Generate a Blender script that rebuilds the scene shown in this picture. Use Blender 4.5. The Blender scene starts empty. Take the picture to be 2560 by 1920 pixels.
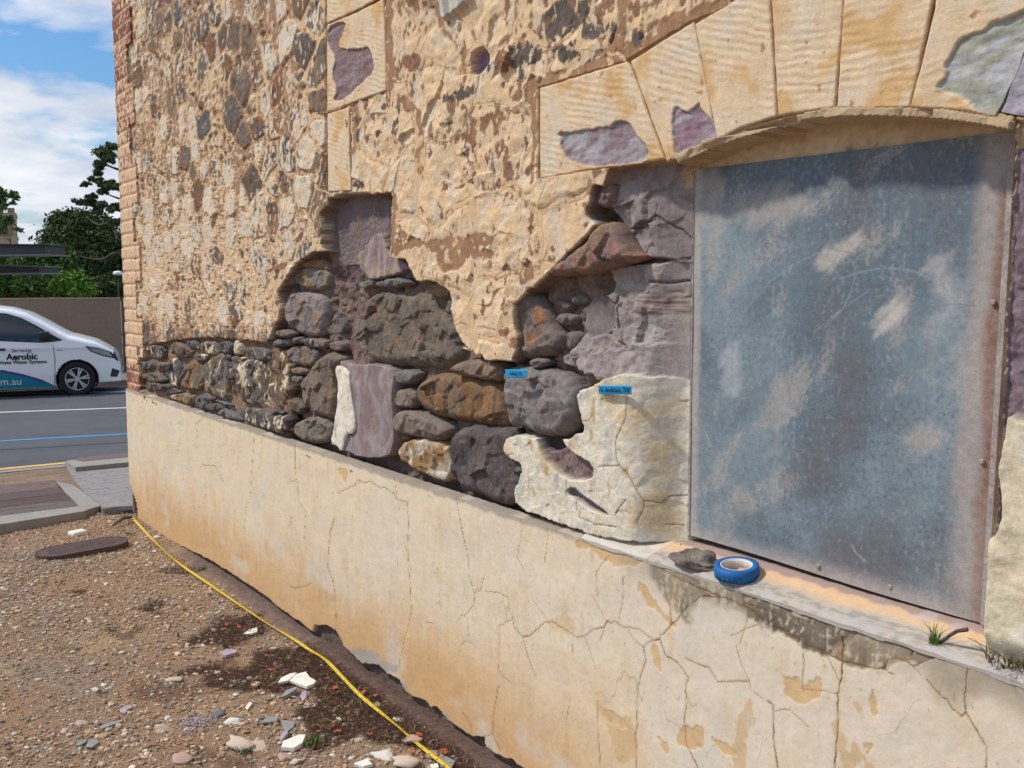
import bpy, math, random
import numpy as np
from mathutils import Vector, Matrix
random.seed(7)
f32 = np.float32
S = bpy.context.scene
COL = S.collection
# ------------------------------------------------------------------ camera
FPX = 2450.0
PIT = math.atan(255 / FPX)
RZ = math.pi / 2 - math.atan(1780 / math.hypot(FPX, 255))
CAM = np.array([0, -1.86, 1.65])
cd = bpy.data.cameras.new('camera'); cam = bpy.data.objects.new('camera', cd); COL.objects.link(cam)
cam.location = CAM; cam.rotation_euler = (math.pi / 2 - PIT, 0, RZ)
cd.sensor_width = 36; cd.lens = FPX / 2560 * 36; cd.clip_start = 0.05; cd.clip_end = 3000
S.camera = cam
# ------------------------------------------------------------------ sky, sun, exposure
SUN_EL, SUN_AZ = math.radians(50), math.radians(38)     # azimuth: from the wall normal (-y) towards the street (-x)
sdir = np.array([-math.sin(SUN_AZ) * math.cos(SUN_EL), -math.cos(SUN_AZ) * math.cos(SUN_EL), math.sin(SUN_EL)])
W_ = bpy.data.worlds.new('World'); S.world = W_; W_.use_nodes = True
nt = W_.node_tree; nt.nodes.clear(); N = nt.nodes.new; LK = nt.links.new
sky = N('ShaderNodeTexSky'); sky.sky_type = 'NISHITA'; sky.sun_disc = False
sky.sun_elevation = SUN_EL; sky.sun_rotation = math.atan2(sdir[0], sdir[1]); sky.air_density = 1.3; sky.ozone_density = 1.0
tc = N('ShaderNodeTexCoord'); sep = N('ShaderNodeSeparateXYZ'); LK(tc.outputs['Generated'], sep.inputs[0])
add = N('ShaderNodeMath'); add.operation = 'ADD'; LK(sep.outputs['Z'], add.inputs[0]); add.inputs[1].default_value = 0.22
dv = N('ShaderNodeVectorMath'); dv.operation = 'DIVIDE'; LK(tc.outputs['Generated'], dv.inputs[0])
cmb = N('ShaderNodeCombineXYZ'); [LK(add.outputs[0], cmb.inputs[i]) for i in range(3)]; LK(cmb.outputs[0], dv.inputs[1])
mp = N('ShaderNodeMapping'); LK(dv.outputs[0], mp.inputs[0]); mp.inputs['Location'].default_value = (3.1, 0.35, 0.0); mp.inputs['Scale'].default_value = (1.1, 1.0, 1.0)
n1 = N('ShaderNodeTexNoise'); LK(mp.outputs[0], n1.inputs['Vector']); n1.inputs['Scale'].default_value = 2.3; n1.inputs['Detail'].default_value = 9; n1.inputs['Roughness'].default_value = .52; n1.inputs['Distortion'].default_value = .3
rp = N('ShaderNodeValToRGB'); hz = N('ShaderNodeMapRange'); LK(sep.outputs['Z'], hz.inputs[0]); hz.inputs['From Min'].default_value = .0; hz.inputs['From Max'].default_value = .22; hz.inputs['To Min'].default_value = .09; hz.inputs['To Max'].default_value = 0; sm_ = N('ShaderNodeMath'); sm_.operation = 'ADD'; LK(n1.outputs['Fac'], sm_.inputs[0]); LK(hz.outputs[0], sm_.inputs[1]); LK(sm_.outputs[0], rp.inputs[0]); rp.color_ramp.elements[0].position = .43; rp.color_ramp.elements[1].position = .55
n2 = N('ShaderNodeTexNoise'); LK(mp.outputs[0], n2.inputs['Vector']); n2.inputs['Scale'].default_value = 3.0; n2.inputs['Detail'].default_value = 6
r2 = N('ShaderNodeValToRGB'); LK(n2.outputs['Fac'], r2.inputs[0])
r2.color_ramp.elements[0].position = .3; r2.color_ramp.elements[0].color = (5.0, 5.7, 7.0, 1)
r2.color_ramp.elements[1].position = .68; r2.color_ramp.elements[1].color = (9.4, 9.6, 10.0, 1)
mx = N('ShaderNodeMix'); mx.data_type = 'RGBA'; LK(rp.outputs[0], mx.inputs[0]); hs_ = N('ShaderNodeHueSaturation'); hs_.inputs['Saturation'].default_value = 1.05; LK(sky.outputs[0], hs_.inputs['Color']); tn = N('ShaderNodeMix'); tn.data_type = 'RGBA'; tn.blend_type = 'MULTIPLY'; tn.inputs[0].default_value = 1; LK(hs_.outputs[0], tn.inputs[6]); tn.inputs[7].default_value = (.55, .86, 1.25, 1); LK(tn.outputs[2], mx.inputs[6]); LK(r2.outputs[0], mx.inputs[7])
bg = N('ShaderNodeBackground'); bg.inputs['Strength'].default_value = .088; LK(mx.outputs[2], bg.inputs[0])
wo = N('ShaderNodeOutputWorld'); LK(bg.outputs[0], wo.inputs[0])
sl = bpy.data.lights.new('sun', 'SUN'); sl.energy = 2.9; sl.angle = math.radians(4.0); sl.color = (1, .93, .84)
so = bpy.data.objects.new('sun', sl); COL.objects.link(so); so.rotation_euler = Vector(sdir).to_track_quat('Z', 'Y').to_euler()
S.view_settings.view_transform = 'Standard'; S.view_settings.look = 'None'; S.view_settings.exposure = 0.25; S.view_settings.gamma = 1
S.render.engine = 'CYCLES'; S.cycles.max_bounces = 5
# ------------------------------------------------------------------ image point -> ray helpers
FW = np.array([-math.sin(RZ) * math.cos(PIT), math.cos(RZ) * math.cos(PIT), -math.sin(PIT)])
RR = np.array([math.cos(RZ), math.sin(RZ), 0.0]); UU = np.cross(RR, FW)
def ray(px, py): return FW + RR * ((px - 1280) / FPX) - UU * ((py - 960) / FPX)
def WP(px, py, y=0.0):
    d = ray(px, py); t = (y - CAM[1]) / d[1]; p = CAM + t * d; return p[0], p[2]
def D3(px, py, dep): return CAM + ray(px, py) * dep
def PL(px, py, p0, n):
    d = ray(px, py); t = np.dot(np.array(p0) - CAM, n) / np.dot(d, n); return CAM + t * d
def GZ(px, py, z=0.0): return PL(px, py, (0, 0, z), (0, 0, 1))
def T(i, j, pts): return [(640 * i + a / 3.456, 480 * j + b / 3.456) for a, b in pts]
def O(pts): return [(a * 1.1573, b * 1.1573) for a, b in pts]
def onwall(pts, y=0.0): return np.array([WP(a, b, y) for a, b in pts])
# ------------------------------------------------------------------ numpy noise
_rs = np.random.RandomState(3)
PERM = np.concatenate([_rs.permutation(256)] * 3).astype(np.int32)
GA = _rs.rand(256) * 2 * np.pi; GX = np.cos(GA).astype(f32); GY = np.sin(GA).astype(f32); RND = _rs.rand(256).astype(f32)
def pnoise(x, y, seed=0):
    x = np.asarray(x, f32) + seed * 17.31; y = np.asarray(y, f32) + seed * 9.17
    xi = np.floor(x); yi = np.floor(y); xf = x - xi; yf = y - yi
    xi = xi.astype(np.int32) & 255; yi = yi.astype(np.int32) & 255
    u = xf * xf * xf * (xf * (xf * 6 - 15) + 10); v = yf * yf * yf * (yf * (yf * 6 - 15) + 10)
    def g(a, b, dx, dy):
        h = PERM[PERM[(xi + a) & 255] + ((yi + b) & 255)]; return GX[h] * dx + GY[h] * dy
    a = g(0, 0, xf, yf); b = g(1, 0, xf - 1, yf); c = g(0, 1, xf, yf - 1); d = g(1, 1, xf - 1, yf - 1)
    return (a + u * (b - a)) * (1 - v) + (c + u * (d - c)) * v
def fbm(x, y, o=4, seed=0, r=.5):
    s = 0; a = 1.0; t = 0
    for k in range(o):
        s = s + a * pnoise(x * 2 ** k, y * 2 ** k, seed + k * 3); t += a; a *= r
    return s / t * 1.5
def ridge(x, y, o=4, seed=0):
    s = 0; a = 1.0; t = 0
    for k in range(o):
        s = s + a * (1 - 2.2 * np.abs(pnoise(x * 2 ** k, y * 2 ** k, seed + k * 3))); t += a; a *= .5
    return s / t
def vor(x, y, seed=0, jit=.9):
    x = np.asarray(x, f32); y = np.asarray(y, f32)
    xi = np.floor(x).astype(np.int32); yi = np.floor(y).astype(np.int32)
    F1 = np.full(x.shape, 9, f32); F2 = F1.copy(); ID = np.zeros(x.shape, np.int32); CX = F1 * 0; CY = F1 * 0
    for a in (-1, 0, 1):
        for b in (-1, 0, 1):
            h = PERM[PERM[(xi + a + seed * 7) & 255] + ((yi + b + seed * 13) & 255)]
            cx = xi + a + .5 + (RND[h] - .5) * jit; cy = yi + b + .5 + (RND[PERM[h + 1]] - .5) * jit
            d = np.hypot(cx - x, cy - y); m = d < F1
            F2 = np.where(m, F1, np.minimum(F2, d)); F1 = np.where(m, d, F1); ID = np.where(m, h, ID)
            CX = np.where(m, cx, CX); CY = np.where(m, cy, CY)
    return F1, F2, ID, CX, CY
def facet(x, y, sc, seed, tilt=.3):
    a, b, i, cx, cy = vor(x / sc + .35 * pnoise(x / sc * .8, y / sc * .8, seed), y / sc + .35 * pnoise(x / sc * .8, y / sc * .8, seed + 5), seed)
    return sc * tilt * ((RND[i] - .5) * 2 * (x / sc - cx) + (RND[PERM[i + 7]] - .5) * 2 * (y / sc - cy)) + sc * tilt * .5 * (RND[PERM[i + 31]] - .5)
def sstep(a, b, x):
    t = np.clip((x - a) / (b - a), 0, 1); return t * t * (3 - 2 * t)
def mixc(a, b, t): return a + (np.asarray(b, f32) - a) * t[..., None]
def sdf(X, Z, poly, pad=.06):
    """signed distance (metres, negative inside); far points get +pad"""
    poly = np.asarray(poly, f32); out = np.full(X.shape, pad, f32)
    lo = poly.min(0) - pad; hi = poly.max(0) + pad
    m = (X > lo[0]) & (X < hi[0]) & (Z > lo[1]) & (Z < hi[1])
    if not m.any(): return out
    x = X[m]; z = Z[m]; d = np.full(x.shape, 99, f32); ins = np.zeros(x.shape, bool); n = len(poly)
    for k in range(n):
        a = poly[k]; b = poly[(k + 1) % n]; e = b - a; L = max(float(e @ e), 1e-12)
        t = np.clip(((x - a[0]) * e[0] + (z - a[1]) * e[1]) / L, 0, 1)
        d = np.minimum(d, np.hypot(x - a[0] - t * e[0], z - a[1] - t * e[1]))
        c = ((a[1] > z) != (b[1] > z)); ins ^= c & (x < (b[0] - a[0]) * (z - a[1]) / (b[1] - a[1] + 1e-12) + a[0])
    out[m] = np.where(ins, -d, np.minimum(d, pad)); return out
def ldist(X, Z, pts, pad=.03):
    pts = np.asarray(pts, f32); out = np.full(X.shape, pad, f32)
    for a, b in zip(pts[:-1], pts[1:]):
        m = (X > min(a[0], b[0]) - pad) & (X < max(a[0], b[0]) + pad) & (Z > min(a[1], b[1]) - pad) & (Z < max(a[1], b[1]) + pad)
        if not m.any(): continue
        x = X[m]; z = Z[m]; e = b - a; L = max(float(e @ e), 1e-12)
        t = np.clip(((x - a[0]) * e[0] + (z - a[1]) * e[1]) / L, 0, 1)
        out[m] = np.minimum(out[m], np.hypot(x - a[0] - t * e[0], z - a[1] - t * e[1]))
    return out
def chaikin(p, n=2):
    p = np.asarray(p, float)
    for _ in range(n):
        q = np.roll(p, -1, 0); p = np.stack([p * .75 + q * .25, p * .25 + q * .75], 1).reshape(-1, 2)
    return p
# ------------------------------------------------------------------ object helpers
def tag(o, label=None, cat=None, group=None, kind=None):
    if label: o['label'] = label
    if cat: o['category'] = cat
    if group: o['group'] = group
    if kind: o['kind'] = kind
    return o
def empty(name, loc, label, cat, group=None, rz=0):
    o = bpy.data.objects.new(name, None); COL.objects.link(o); o.location = loc; o.rotation_euler = (0, 0, rz)
    return tag(o, label, cat, group)
def link(name, me, mat, parent=None, smooth=True, at=None):
    o = bpy.data.objects.new(name, me); COL.objects.link(o)
    if mat is not None and not me.materials: me.materials.append(mat)
    if len(me.polygons): me.polygons.foreach_set('use_smooth', np.full(len(me.polygons), smooth))
    if parent is not None: o.parent = parent
    if at is not None: o.location = at
    return o
def setcol(me, c):
    a = me.color_attributes.new('Col', 'FLOAT_COLOR', 'POINT'); n = len(me.vertices)
    q = np.ones((n, 4), f32); q[:, :3] = np.clip(np.asarray(c, f32).reshape(-1, 3), 0, 1); a.data.foreach_set('color', q.ravel())
def rawmesh(name, V, Q, c=None):
    """V (n,3), Q (m,4) or (m,3) int"""
    V = np.asarray(V, f32); Q = np.asarray(Q, np.int32); k = Q.shape[1]
    me = bpy.data.meshes.new(name); me.vertices.add(len(V)); me.vertices.foreach_set('co', V.ravel())
    me.loops.add(Q.size); me.loops.foreach_set('vertex_index', Q.ravel()); me.polygons.add(len(Q))
    me.polygons.foreach_set('loop_start', np.arange(0, Q.size, k, dtype=np.int32))
    me.update(calc_edges=True); me.validate()
    if c is not None: setcol(me, c)
    return me
def gridq(r, c):
    i = np.arange(r * c).reshape(r, c); return np.stack([i[:-1, :-1], i[:-1, 1:], i[1:, 1:], i[1:, :-1]], -1)
class MB:
    def __init__(s): s.v = []; s.f = []
    def add(s, v, f):
        n = len(s.v); s.v += [tuple(p) for p in v]; s.f += [tuple(n + i for i in q) for q in f]; return s
    def box(s, a, b):
        x0, y0, z0 = a; x1, y1, z1 = b
        return s.add([(x0, y0, z0), (x1, y0, z0), (x1, y1, z0), (x0, y1, z0), (x0, y0, z1), (x1, y0, z1), (x1, y1, z1), (x0, y1, z1)],
                     [(3, 2, 1, 0), (4, 5, 6, 7), (0, 1, 5, 4), (1, 2, 6, 5), (2, 3, 7, 6), (3, 0, 4, 7)])
    def tube(s, pts, rad, n=8):
        P = [Vector(p) for p in pts]; rs = rad if hasattr(rad, '__len__') else [rad] * len(P); rings = []
        for i, p in enumerate(P):
            d = (P[min(i + 1, len(P) - 1)] - P[max(i - 1, 0)]).normalized(); u = d.orthogonal().normalized() if i == 0 else (u - d * u.dot(d)).normalized()
            w = d.cross(u); rings.append([p + (u * math.cos(a) + w * math.sin(a)) * rs[i] for a in [2 * math.pi * k / n for k in range(n)]])
        v = [q for r in rings for q in r]
        f = [(i * n + k, i * n + (k + 1) % n, (i + 1) * n + (k + 1) % n, (i + 1) * n + k) for i in range(len(P) - 1) for k in range(n)]
        f += [tuple(reversed(range(n))), tuple((len(P) - 1) * n + k for k in range(n))]
        return s.add(v, f)
    def lathe(s, prof, n=48, c=(0, 0, 0)):
        m = len(prof); v = [(c[0] + r * math.cos(2 * math.pi * k / n), c[1] + r * math.sin(2 * math.pi * k / n), c[2] + z) for k in range(n) for r, z in prof]
        return s.add(v, [(k * m + i, ((k + 1) % n) * m + i, ((k + 1) % n) * m + (i + 1) % m, k * m + (i + 1) % m) for k in range(n) for i in range(m)])
    def prism(s, poly, z0, z1):
        n = len(poly); a = sum(poly[i][0] * poly[(i + 1) % n][1] - poly[(i + 1) % n][0] * poly[i][1] for i in range(n))
        if a < 0: poly = poly[::-1]
        z0f = z0 if callable(z0) else (lambda x, y: z0); z1f = z1 if callable(z1) else (lambda x, y: z1)
        v = [(x, y, z0f(x, y)) for x, y in poly] + [(x, y, z1f(x, y)) for x, y in poly]
        return s.add(v, [tuple(reversed(range(n))), tuple(range(n, 2 * n))] + [(i, (i + 1) % n, n + (i + 1) % n, n + i) for i in range(n)])
    def build(s, name, mat, parent=None, smooth=False, at=None):
        me = bpy.data.meshes.new(name); me.from_pydata(s.v, [], s.f); me.update(); return link(name, me, mat, parent, smooth, at)
# ------------------------------------------------------------------ materials
def mat(name, col=(.5, .5, .5), rough=.85, metal=0.0, attr=False, var=.25, vs=(40,), bump=.3, bs=120, bd=.004, coord='Object', spec=.3, trans=0, coat=0):
    m = bpy.data.materials.new(name); m.use_nodes = True; t = m.node_tree; b = t.nodes['Principled BSDF']
    b.inputs['Roughness'].default_value = rough; b.inputs['Metallic'].default_value = metal; b.inputs['Specular IOR Level'].default_value = spec
    if coat: b.inputs['Coat Weight'].default_value = coat
    tcn = t.nodes.new('ShaderNodeTexCoord')
    if attr: a = t.nodes.new('ShaderNodeAttribute'); a.attribute_name = 'Col'; src = a.outputs['Color']
    else: a = t.nodes.new('ShaderNodeRGB'); a.outputs[0].default_value = (*col, 1); src = a.outputs[0]
    for i, sc in enumerate(vs):
        n = t.nodes.new('ShaderNodeTexNoise'); n.inputs['Scale'].default_value = sc; n.inputs['Detail'].default_value = 5; n.inputs['Roughness'].default_value = .65
        t.links.new(tcn.outputs[coord], n.inputs['Vector'])
        mr = t.nodes.new('ShaderNodeMapRange'); mr.inputs['From Min'].default_value = .3; mr.inputs['From Max'].default_value = .7
        mr.inputs['To Min'].default_value = 1 - var; mr.inputs['To Max'].default_value = 1 + var; t.links.new(n.outputs['Fac'], mr.inputs[0])
        vm = t.nodes.new('ShaderNodeVectorMath'); vm.operation = 'SCALE'; t.links.new(src, vm.inputs[0]); t.links.new(mr.outputs[0], vm.inputs['Scale']); src = vm.outputs[0]
    t.links.new(src, b.inputs['Base Color'])
    if bump:
        n = t.nodes.new('ShaderNodeTexNoise'); n.inputs['Scale'].default_value = bs; n.inputs['Detail'].default_value = 6; n.inputs['Roughness'].default_value = .7
        t.links.new(tcn.outputs[coord], n.inputs['Vector'])
        bp = t.nodes.new('ShaderNodeBump'); bp.inputs['Strength'].default_value = bump; bp.inputs['Distance'].default_value = bd
        t.links.new(n.outputs['Fac'], bp.inputs['Height']); t.links.new(bp.outputs[0], b.inputs['Normal'])
    return m
M = dict(
    rubble=mat('rubble masonry', attr=True, var=.14, vs=(35, 160), bump=.6, bs=110, bd=.003, spec=.12),
    rock=mat('field stone', attr=True, var=.18, vs=(28, 140), bump=.7, bs=110, bd=.0035, spec=.15),
    dressed=mat('dressed sandstone', attr=True, var=.1, vs=(30, 140), bump=.6, bs=160, bd=.003, spec=.12),
    plaster=mat('painted render', attr=True, var=.05, vs=(14, 120), bump=.35, bs=130, bd=.002, spec=.15),
    brick=mat('old brick', attr=True, var=.15, vs=(40, 160), bump=.6, bs=120, bd=.003),
    sheet=mat('weathered sheet metal', attr=True, var=.16, vs=(60, 260), bump=.15, bs=200, bd=.001, rough=.62, spec=.35),
    dirt=mat('yard dirt', attr=True, var=.22, vs=(22, 130), bump=.9, bs=120, bd=.008, spec=.1),
    gravel=mat('gravel', attr=True, var=.15, vs=(200,), bump=.3, bs=300, bd=.001, spec=.15),
    concrete=mat('concrete', (.28, .26, .23), vs=(9, 120), var=.14, bump=.4),
    asphalt=mat('asphalt', (.085, .088, .097), vs=(1.2, 150), var=.16, bump=.6, bs=180, bd=.004),
    paver=mat('grey paver', (.25, .235, .225), vs=(6, 130), var=.14, bump=.4),
    farground=mat('far ground', (.2, .15, .1), vs=(.2, 3), var=.25, bump=0),
    iron=mat('rusty cast iron', (.085, .05, .045), rough=.7, vs=(25, 120), var=.3, bump=.4, spec=.4),
    iron2=mat('brown iron lid', (.15, .1, .085), rough=.75, vs=(12, 120), var=.2, bump=.4, spec=.3),
    white=mat('white line paint', (.6, .6, .58), vs=(8, 90), var=.15, bump=.2),
    blueline=mat('blue line paint', (.08, .27, .52), vs=(8, 90), var=.15, bump=.2),
    yellowline=mat('yellow line paint', (.62, .4, .12), vs=(8, 90), var=.15, bump=.2),
    tape=mat('blue masking tape', (.012, .115, .34), rough=.6, vs=(60,), var=.08, bump=.1),
    taped=mat('blue tape flag', (.01, .26, .52), rough=.6, vs=(80,), var=.1, bump=.2, bs=300, bd=.001),
    card=mat('pale cardboard core', (.62, .58, .52), vs=(90,), var=.08, bump=.1),
    ink=mat('black ink', (.01, .01, .012), bump=0), inkg=mat('green print', (.02, .2, .3), bump=0), inkgrey=mat('grey print', (.25, .25, .25), bump=0),
    ytape=mat('yellow tape measure', (.58, .42, .035), rough=.6, vs=(30,), var=.08, bump=0),
    whitechip=mat('white painted render chip', (.75, .71, .63), vs=(40, 200), var=.08, bump=.4, bs=90),
    greychip=mat('grey slate', (.25, .25, .25), vs=(30, 160), var=.15, bump=.4), purplechip=mat('purple stone', (.36, .31, .36), vs=(30, 160), var=.15, bump=.5),
    palerock=mat('pale limestone', (.56, .46, .36), vs=(25, 120), var=.15, bump=.6, bs=60), whiterock=mat('white limestone', (.68, .64, .57), vs=(25, 120), var=.12, bump=.6, bs=60),
    tanrock=mat('tan stone', (.42, .29, .18), vs=(25, 120), var=.2, bump=.6, bs=60), greyrock=mat('dark grey stone', (.14, .14, .145), vs=(25, 120), var=.2, bump=.5, bs=60),
    pinkrock=mat('pinkish stone', (.46, .32, .26), vs=(25, 120), var=.2, bump=.5, bs=60),
    leafr=mat('orange dead leaf', (.36, .095, .03), vs=(60,), var=.25, bump=.2), litter=mat('dark dry litter', (.075, .038, .026), vs=(20,), var=.35, bump=0),
    straw=mat('dry straw', (.35, .24, .12), vs=(20,), var=.3, bump=0),
    grass=mat('green grass', (.12, .2, .035), vs=(40,), var=.3, bump=0), weed=mat('weed leaf', (.06, .12, .03), vs=(40,), var=.3, bump=0),
    drygrass=mat('dry brown weed', (.09, .065, .03), vs=(40,), var=.35, bump=0), twig=mat('grey brown twig', (.1, .075, .06), vs=(60,), var=.3, bump=.5),
    vanpaint=mat('white car paint', (.86, .87, .87), rough=.25, spec=.5, vs=(), bump=0, coat=.6),
    black=mat('black plastic', (.012, .012, .014), rough=.45, vs=(), bump=0, spec=.5), glass=mat('tinted car glass', (.012, .016, .022), rough=.06, vs=(), bump=0, spec=.8),
    rubber=mat('tyre rubber', (.02, .02, .021), rough=.8, vs=(30,), var=.15, bump=0), alloy=mat('alloy wheel', (.6, .61, .63), rough=.3, metal=.8, vs=(), bump=0),
    teal=mat('teal decal', (.01, .22, .3), rough=.3, vs=(), bump=0), purple=mat('purple decal', (.09, .06, .25), rough=.3, vs=(), bump=0), decw=mat('white decal', (.75, .8, .8), rough=.3, vs=(), bump=0),
    lampglass=mat('headlight glass', (.3, .33, .34), rough=.1, vs=(), bump=0, spec=.8), seam=mat('panel gap', (.2, .21, .22), vs=(), bump=0),
    bwall=mat('brown boundary wall', (.26, .19, .14), vs=(.8, 14), var=.09, bump=.2, bs=40), coping=mat('wall coping', (.3, .25, .19), vs=(3,), var=.1, bump=.2),
    steel=mat('dark painted steel', (.055, .06, .065), rough=.6, vs=(2,), var=.15, bump=0), steelu=mat('beam flange', (.2, .22, .25), rough=.6, vs=(2,), var=.1, bump=0),
    towerst=mat('tower stone', (.25, .19, .125), vs=(1.2, 6), var=.3, bump=.4, bs=4, bd=.05), towertrim=mat('tower trim stone', (.38, .31, .22), vs=(2,), var=.15, bump=0),
    towerwin=mat('dark louvre', (.02, .02, .025), vs=(), bump=0),
    bark=mat('bark', (.07, .055, .042), vs=(6,), var=.3, bump=.5, bs=20),
    pine=mat('pine needles', (.085, .115, .05), vs=(1.5,), var=.45, bump=0, spec=.15), dark=mat('dark evergreen leaves', (.062, .10, .036), vs=(.8,), var=.5, bump=0, spec=.15),
    mid=mat('mid green leaves', (.085, .15, .04), vs=(.9,), var=.5, bump=0, spec=.15), bright=mat('bright green leaves', (.13, .25, .04), vs=(1.2,), var=.4, bump=0, spec=.15),
    body=mat('building core', (.3, .22, .15), vs=(3, 30), var=.2, bump=.4),
)
# ------------------------------------------------------------------ THE WALL (y = 0 plane, outside towards -y)
bld = empty('old_building', (-4.0, 1.0, 0), 'old cream painted rubble stone building with crumbling wall and arched boarded window', 'building')
BI = bld.matrix_basis.inverted(); BOFF = np.array([4.0, -1.0, 0], f32)
def bpart(name, V, Q, c, m, smooth=True, parent=None):
    me = rawmesh(name, np.asarray(V, f32) + (BOFF if parent is None else BOFF), Q, c)
    return link(name, me, m, parent or bld, smooth)
CREAM = np.array([.69, .49, .29], f32); CREAMW = np.array([.60, .53, .43], f32); MORT = np.array([.34, .205, .12], f32)
XL = -7.21; LEDGE = .896; PL_Y = -.03
OPENX = (-1.862, -.965)
cols = [XL]; px = 290
while px < 2570: cols.append(WP(px, 700)[0]); px += 1.3 if 680 < px < 1560 else 2.35
cols = np.array([c for c in cols if c >= XL]); cols = np.concatenate([cols, np.arange(cols[-1] + .004, .7, .012)])
rows = np.concatenate([np.arange(.86, 2.42, .0030), np.arange(2.42, 3.75, .006), np.arange(3.75, 5.01, .06)])
X, Z = np.meshgrid(cols.astype(f32), rows.astype(f32))
wx = X + .030 * fbm(X * 7, Z * 7, 4, 1); wz = Z + .030 * fbm(X * 7, Z * 7, 4, 2)
right = sstep(-3.62, -3.60, X)                         # right of the quoin stack: big rock faced blocks
# left rubble: big cells, some broken into small pinnings
F1, F2, ID, CX, CY = vor(wx / .185, wz / .155, 1)
g1, g2, gid, gcx, gcy = vor(wx / .07, wz / .055, 5)
small = (RND[PERM[ID + 9]] < .36)
edge = np.where(small, (g2 - g1) * .06, (F2 - F1) * .16)
cid = np.where(small, gid, ID)
b1, b2, bid, bcx, bcy = vor(wx / .34 + .3, wz / .24, 8, .75)
edge = np.where(right > .5, (b2 - b1) * .27, edge); cid = np.where(right > .5, bid, cid)
r1 = RND[cid]; r2 = RND[PERM[cid + 3]]; r3 = RND[PERM[cid + 17]]
fine = fbm(X * 45, Z * 45, 4, 11); med = fbm(X * 12, Z * 12, 4, 21); big = fbm(X * 2.5, Z * 2.5, 3, 31)
barel = 1 - sstep(1.17, 1.27, Z + .05 * med + .04 * (X + 5) * .5)
jw = np.where(right > .5, .010, .016 - .011 * barel) + .012 * med + .010 * r2 + .003 * fine
stone = sstep(jw, jw + .008 + .012 * barel * (1 - right), edge)
rid = ridge(X * 5.5, Z * 7, 5, 41)
hs = .004 + .013 * r1 + .005 * med + .002 * fine + .010 * ((gcx - wx / .07) if False else (wx / .185 - CX)) * (r2 - .5) * 1.6 + .010 * (wz / .155 - CY) * (r3 - .5) * 1.6 + facet(X, Z, .045, 7, .08)
hb = .000 + .016 * ridge(X * 4.5, Z * 6, 3, 41) * (.4 + .8 * r2) + .004 * med + .0015 * fine + (facet(X, Z, .10, 3, .15) + facet(X, Z, .035, 5, .08)) * sstep(-.35, .35, fbm(X * 4, Z * 4, 2, 99))
h = np.where(right > .5, hb * sstep(.0, .05, edge) + .006 * (1 - sstep(.0, .04, edge)) + .002, (hs + .010 * barel) * stone * (1 + .25 * barel * sstep(0, .03, edge - jw)) + (1 - stone) * (.007 + .002 * fbm(X * 26, Z * 26, 3, 51)) * (1 - barel))
pal = np.array([(.135, .1, .075), (.19, .14, .1), (.15, .135, .115), (.23, .155, .095), (.13, .115, .105), (.17, .12, .085), (.26, .12, .055), (.15, .12, .095)], f32)
C = pal[(r3 * 7.99).astype(int)]; C = mixc(C, pal[(r1 * 7.99).astype(int)], sstep(-.1, .3, fbm(X * 20, Z * 16, 4, 97))); C = C * (1 + .4 * fine[..., None] + .45 * med[..., None])
feather = np.where(right > .5, fbm(X * 38, Z * 38, 4, 61), fbm(X * 48, Z * 26, 4, 61))
band = sstep(1.28, 1.5, Z) * (1 - .55 * sstep(1.95, 2.35, Z))      # whiter band in the middle, bare stones low down
lime = (.42 - .17 * right) * feather + .34 * fbm(X * 15, Z * 11, 3, 98) + .62 * (r2 - .5) * (1 - .6 * right) + .12 * big + .22 * right * fbm(X * 13, Z * 13, 4, 91)
bare = 1 - sstep(1.17, 1.27, Z + .05 * med + .04 * (X + 5) * .5)
bias = np.where(right > .5, .19, -.22 + .44 * band - .6 * bare)
pm = sstep(-.02, .05, lime + bias)
pc = mixc(np.broadcast_to(CREAMW, X.shape + (3,)), CREAM, np.clip(.35 + .5 * right + 1.2 * med, 0, 1))
C = np.where(right[..., None] > .5, mixc(np.broadcast_to(np.array((.27, .155, .09), f32), C.shape) * (1 + .3 * fine[..., None]), C, sstep(.1, .2, fbm(X * 4, Z * 4, 3, 95))), C)
sC = mixc(C, pc, pm)
mp_ = sstep(-.05, .08, .8 * fbm(X * 30, Z * 30, 3, 71) + .5 * big - .13 + .26 * band + .10 * right - .6 * bare)
mC = mixc(np.broadcast_to(MORT, X.shape + (3,)) * (1 + .3 * fine[..., None]), CREAM, mp_ * .85)
C = mixc(mC, sC, stone)
h = h + .0008 * pm * stone - .0045 * np.exp(-((edge - jw) / .003) ** 2) * sstep(-.3, .2, med) * (1 - .5 * right)
Y = -h.copy(); Y = np.where(X < XL + .29, .02, Y)
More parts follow.
